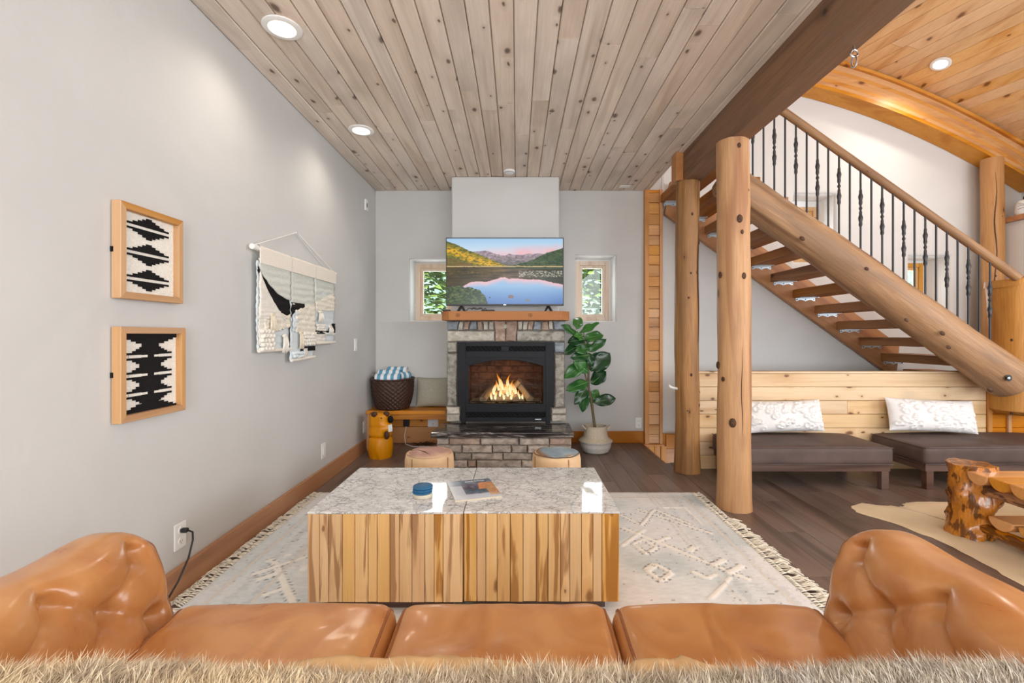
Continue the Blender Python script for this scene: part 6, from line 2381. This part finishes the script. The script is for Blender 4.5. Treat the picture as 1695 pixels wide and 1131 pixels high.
chunk(yB_ + 0.01, yB_ + 0.17, S2 + 0.005, -0.60, x0_ + 0.002, M['blue_white'], 0.015)
sheet(yB_ + 0.17, yB_ + 0.225, -0.645, -0.585, x0_ + 0.004, M['cream'], 'knit_field', 0.004, 17, nn=(8, 12))
obj('hem_rod', MB().tube([(x0_, yB_ + gap, S2), (x0_, yC - gap, S2 + 0.01)], 0.010, 8), M['linen'], wh, smooth=True)
# right panel
sheet(yC + gap, yD - gap, S3, -0.07, x0_ - 0.010, M['blue_white'], 'panel', 0.003, 21)
sheet(yC + gap, yD - gap, -0.28, -0.06, x0_ - 0.002, M['cream2'], 'sage_field', 0.004, 22, edge_lo=lambda u: -0.275 + 0.10 * u)
sheet(yC + gap, yD - gap, -0.30, -0.20, x0_ + 0.003, M['cream3'], 'oat_field', 0.006, 23, 180.0, edge_hi=lambda u: -0.255 + 0.10 * u, edge_lo=lambda u: -0.318 + 0.02 * u)
tassel(yC + 0.085, -0.325, 0.075, 0.085, x0_ + 0.004, M['cream'])
chunk(yC + 0.012, yC + 0.165, -0.455, -0.41, x0_ + 0.003, M['cream'], 0.012)
sheet(yC + gap, yD - gap, -0.485, -0.425, x0_ - 0.001, M['ink'], 'black_field', 0.002, 24, nn=(8, 6), edge_hi=lambda u: -0.462 + 0.06 * (u > 0.85))
tassel(yD - 0.10, -0.43, 0.055, 0.07, x0_ + 0.003, M['cream'])
sheet(yC + gap, yC + 0.18, S3 + 0.005, -0.47, x0_ + 0.002, M['cream'], 'knit_field', 0.008, 25, 260.0)
chunk(yC + 0.17, yD - 0.01, -0.50, -0.475, x0_ + 0.003, M['cream2'], 0.011)
obj('hem_rod', MB().tube([(x0_, yC + gap, S3), (x0_, yD - gap, S3 + 0.004)], 0.010, 8), M['linen'], wh, smooth=True)

# ================================================================== DAYBEDS


def daybed(x0, x1, lab, rz=0.0):
    t = thing('daybed', lab, 'daybed', (x0, 3.40, 0), rz, 'brown suede daybeds')
    W = x1 - x0
    D = 0.51
    m = obj('mattress', soft_box(W / 2, D / 2, 0.066, 0.028, (30, 16, 8), lambda P, N: P + np.stack([P[:, 0] * 0, P[:, 0] * 0, np.clip(N[:, 2], 0, 1) * 0.010 * (1 - (P[:, 0] / (W / 2)) ** 4)], -1)), M['suede'], t, loc=(W / 2, D / 2, 0.25), smooth=True, sharp=180)
    for z in (0.062, -0.060):
        obj('piping', MB().tube([(-W / 2 + 0.01, -D / 2 + 0.003, z), (W / 2 - 0.01, -D / 2 + 0.003, z)], 0.004, 6).tube([(-W / 2 + 0.003, -D / 2 + 0.01, z), (-W / 2 + 0.003, D / 2 - 0.01, z)], 0.004, 6), M['suede'], m, smooth=True)
    obj('frame', MB().box(0.02, W - 0.02, 0.012, D, 0.135, 0.184), M['dark_wood'], t, bev=0.003)
    for x in (0.03, W - 0.085):
        for y in (0.014, D - 0.06):
            obj('leg', MB().box(x, x + 0.055, y, y + 0.045, 0, 0.135), M['dark_wood'], t, bev=0.003)
    return t


daybed(1.66, 2.80, 'left brown suede daybed on dark wooden legs below the pine panelling', 0.0)
daybed(3.02, 4.36, 'right brown suede daybed on dark wooden legs, cut off by the picture edge', 0.02)


def bump_fn(seed):
    r = random.Random(seed)
    pts = [(r.uniform(-0.32, 0.32), r.uniform(-0.12, 0.12), r.uniform(0.012, 0.022)) for _ in range(70)]

    def fn(X, Z):
        o = np.zeros_like(X)
        for (a, b, s) in pts:
            d = np.hypot(X - a, Z - b)
            o = np.maximum(o, 0.017 * np.exp(-((d - s) / 0.007) ** 2))
        return o
    return fn


for (x, y, w, h, rz, ry, lab, sd_) in ((at(1301, 0, 3.80).x, 3.80, 0.66, 0.265, 0.03, -0.02, 'white long cushion with tufted rings leaning on the panelling over the left daybed', 5),
                                      (at(1546, 0, 3.80).x, 3.80, 0.72, 0.275, -0.03, 0.04, 'white long cushion with tufted rings leaning on the panelling over the right daybed', 9)):
    tag(obj('lumbar_cushion', pillow_mb(w, h, 0.15, 90, bump_fn(sd_)), M['pillow_white'], loc=(x, y, 0.345), rot=(math.radians(-14), ry, rz), smooth=True, sharp=180), lab, 'cushion', 'white tufted long cushions')

# ================================================================== LOG COFFEE TABLE AND HIDE RUG
lt = thing('log_coffee_table', 'rustic varnished log coffee table with half log slats on the cow hide', 'table', (2.50, 1.75, 0.008))
LO = Vector((2.50, 1.75, 0.008))


def gnarled(x, y, h, r, seed):
    n, k = 30, 36
    mb = MB()
    z = np.linspace(0, h, n)
    th = np.linspace(0, 2 * PI, k, endpoint=False)
    Z, T = np.meshgrid(z, th, indexing='ij')
    R = r * (1 + 0.10 * np.sin(Z * 14 + seed) * np.cos(T - 2.4) + 0.16 * fbm(np.cos(T) * 2.5 + seed, Z * 14 + np.sin(T) * 2.5, seed, 4) * 2 - 0.05 * np.sin(Z / h * PI))
    R = R + 0.035 * np.exp(-(((T - 3.6) / 0.35) ** 2 + ((Z - 0.24) / 0.05) ** 2)) + 0.03 * np.exp(-(((T - 4.9) / 0.4) ** 2 + ((Z - 0.2) / 0.06) ** 2))
    P = np.stack([R * np.cos(T), R * np.sin(T), Z], -1)
    P = np.concatenate([P, P[:, :1]], 1)
    mb.grid(P, flip=True)
    mb.add([(0, 0, h)] + [tuple(p) for p in P[-1][:-1]], [(0, 1 + j, 1 + (j + 1) % k) for j in range(k)])
    mb.add([(0, 0, 0)] + [tuple(p) for p in P[0][:-1]], [(0, 1 + (j + 1) % k, 1 + j) for j in range(k)])
    return obj('leg', mb, M['gloss_log'], lt, loc=(x, y, 0), smooth=True, sharp=60)


TLx, TLy = 0.95, 0.85
for (x, y, s) in ((0.11, 0.89, 1), (0.11, 0.0, 4), (1.05, 0.89, 7), (1.05, 0.0, 9)):
    gnarled(x, y, 0.405, 0.105, s)


def half_log(x0, x1, y, z, w, h, m, name):
    poly = [(y + w / 2 * math.cos(a), z - h * math.sin(a)) for a in np.linspace(0, PI, 11)]
    mb = MB().prism(poly, x0, x1, 'x')
    return obj(name, mb, m, lt, bev=0.006, seg=2, smooth=True, sharp=50)


ys = [0.765, 0.645, 0.525, 0.405, 0.285, 0.165, 0.045]
for k, y in enumerate(ys):
    half_log(0.0 + random.uniform(0, 0.02), 1.16, y, 0.385 + random.uniform(-0.003, 0.003), 0.117, 0.062, M['gloss_slab'], 'slat')
for k, y in enumerate([0.70, 0.55, 0.40, 0.25, 0.10]):
    half_log(0.08, 1.10, y, 0.155, 0.13, 0.06, M['gloss_slab'], 'shelf_slat')
rot90 = Vector((0, 0, 1)).rotation_difference(Vector((0, 1, 0))).to_euler()
for x in (0.11, 1.05):
    for z, r in ((0.285, 0.035), (0.065, 0.032)):
        obj('rail', log_mb(0.9, r, r, 14, 20, 0.10, int(z * 100 + x * 10)), M['gloss_log'], lt, loc=(x, 0, z), rot=rot90, smooth=True, sharp=50)

outl = [(2.37, 3.14), (2.44, 3.10), (2.52, 3.09), (2.58, 3.07), (2.66, 3.15), (2.80, 3.17), (3.05, 3.16), (3.35, 3.20), (3.62, 3.15), (3.74, 3.02), (3.62, 2.86), (3.52, 2.60), (3.50, 2.25), (3.56, 1.95),
        (3.76, 1.72), (3.72, 1.52), (3.45, 1.46), (3.22, 1.58), (2.95, 1.60), (2.62, 1.58), (2.34, 1.44), (2.10, 1.46), (1.98, 1.60), (2.10, 1.78), (2.30, 1.98), (2.34, 2.25), (2.36, 2.55), (2.30, 2.80), (2.20, 2.98), (2.24, 3.08)]
cp = Vector((2.9, 2.35))
rows = 14
ring = []
for i in range(len(outl)):
    a, b = Vector(outl[i]), Vector(outl[(i + 1) % len(outl)])
    for q_ in range(5):
        p = a.lerp(b, q_ / 5)
        ring.append(p + Vector((random.uniform(-0.008, 0.008), random.uniform(-0.008, 0.008))))
P, cols = [], []
for i in range(rows + 1):
    t = 1 - i / rows
    row, crow = [], []
    for p in ring + ring[:1]:
        x, y = cp.x + (p.x - cp.x) * t, cp.y + (p.y - cp.y) * t
        e = 0.0 if i == 0 else 0.006
        nn_ = float(fbm(np.array(x * 3.0), np.array(y * 3.0), 12, 3))
        c = np.array([236, 220, 190]) + 30 * nn_
        spine = math.exp(-(((y - 2.08 + 0.05 * math.sin(x * 5)) / 0.05) ** 2)) * (x > 2.4)
        c = c * (1 - 0.5 * spine) + np.array([140, 122, 96]) * 0.5 * spine
        if y < 2.0 + 0.05 * math.sin(x * 5):
            c = c * 0.5 + np.array([232, 222, 204]) * 0.5
        row.append((x - 2.9, y - 2.35, 0.0015 + e + 0.002 * nn_ * (i > 0)))
        crow.append(np.r_[CA(np.clip(c, 0, 255)), 1])
    P.append(row)
    cols.append(crow)
hr = tag(obj('cowhide_rug', MB().grid(np.array(P), col=np.array(cols)), M['hide'], loc=(2.9, 2.35, 0), smooth=True, sharp=180),
         'cream cow hide rug with ragged edges under the log coffee table', 'rug')
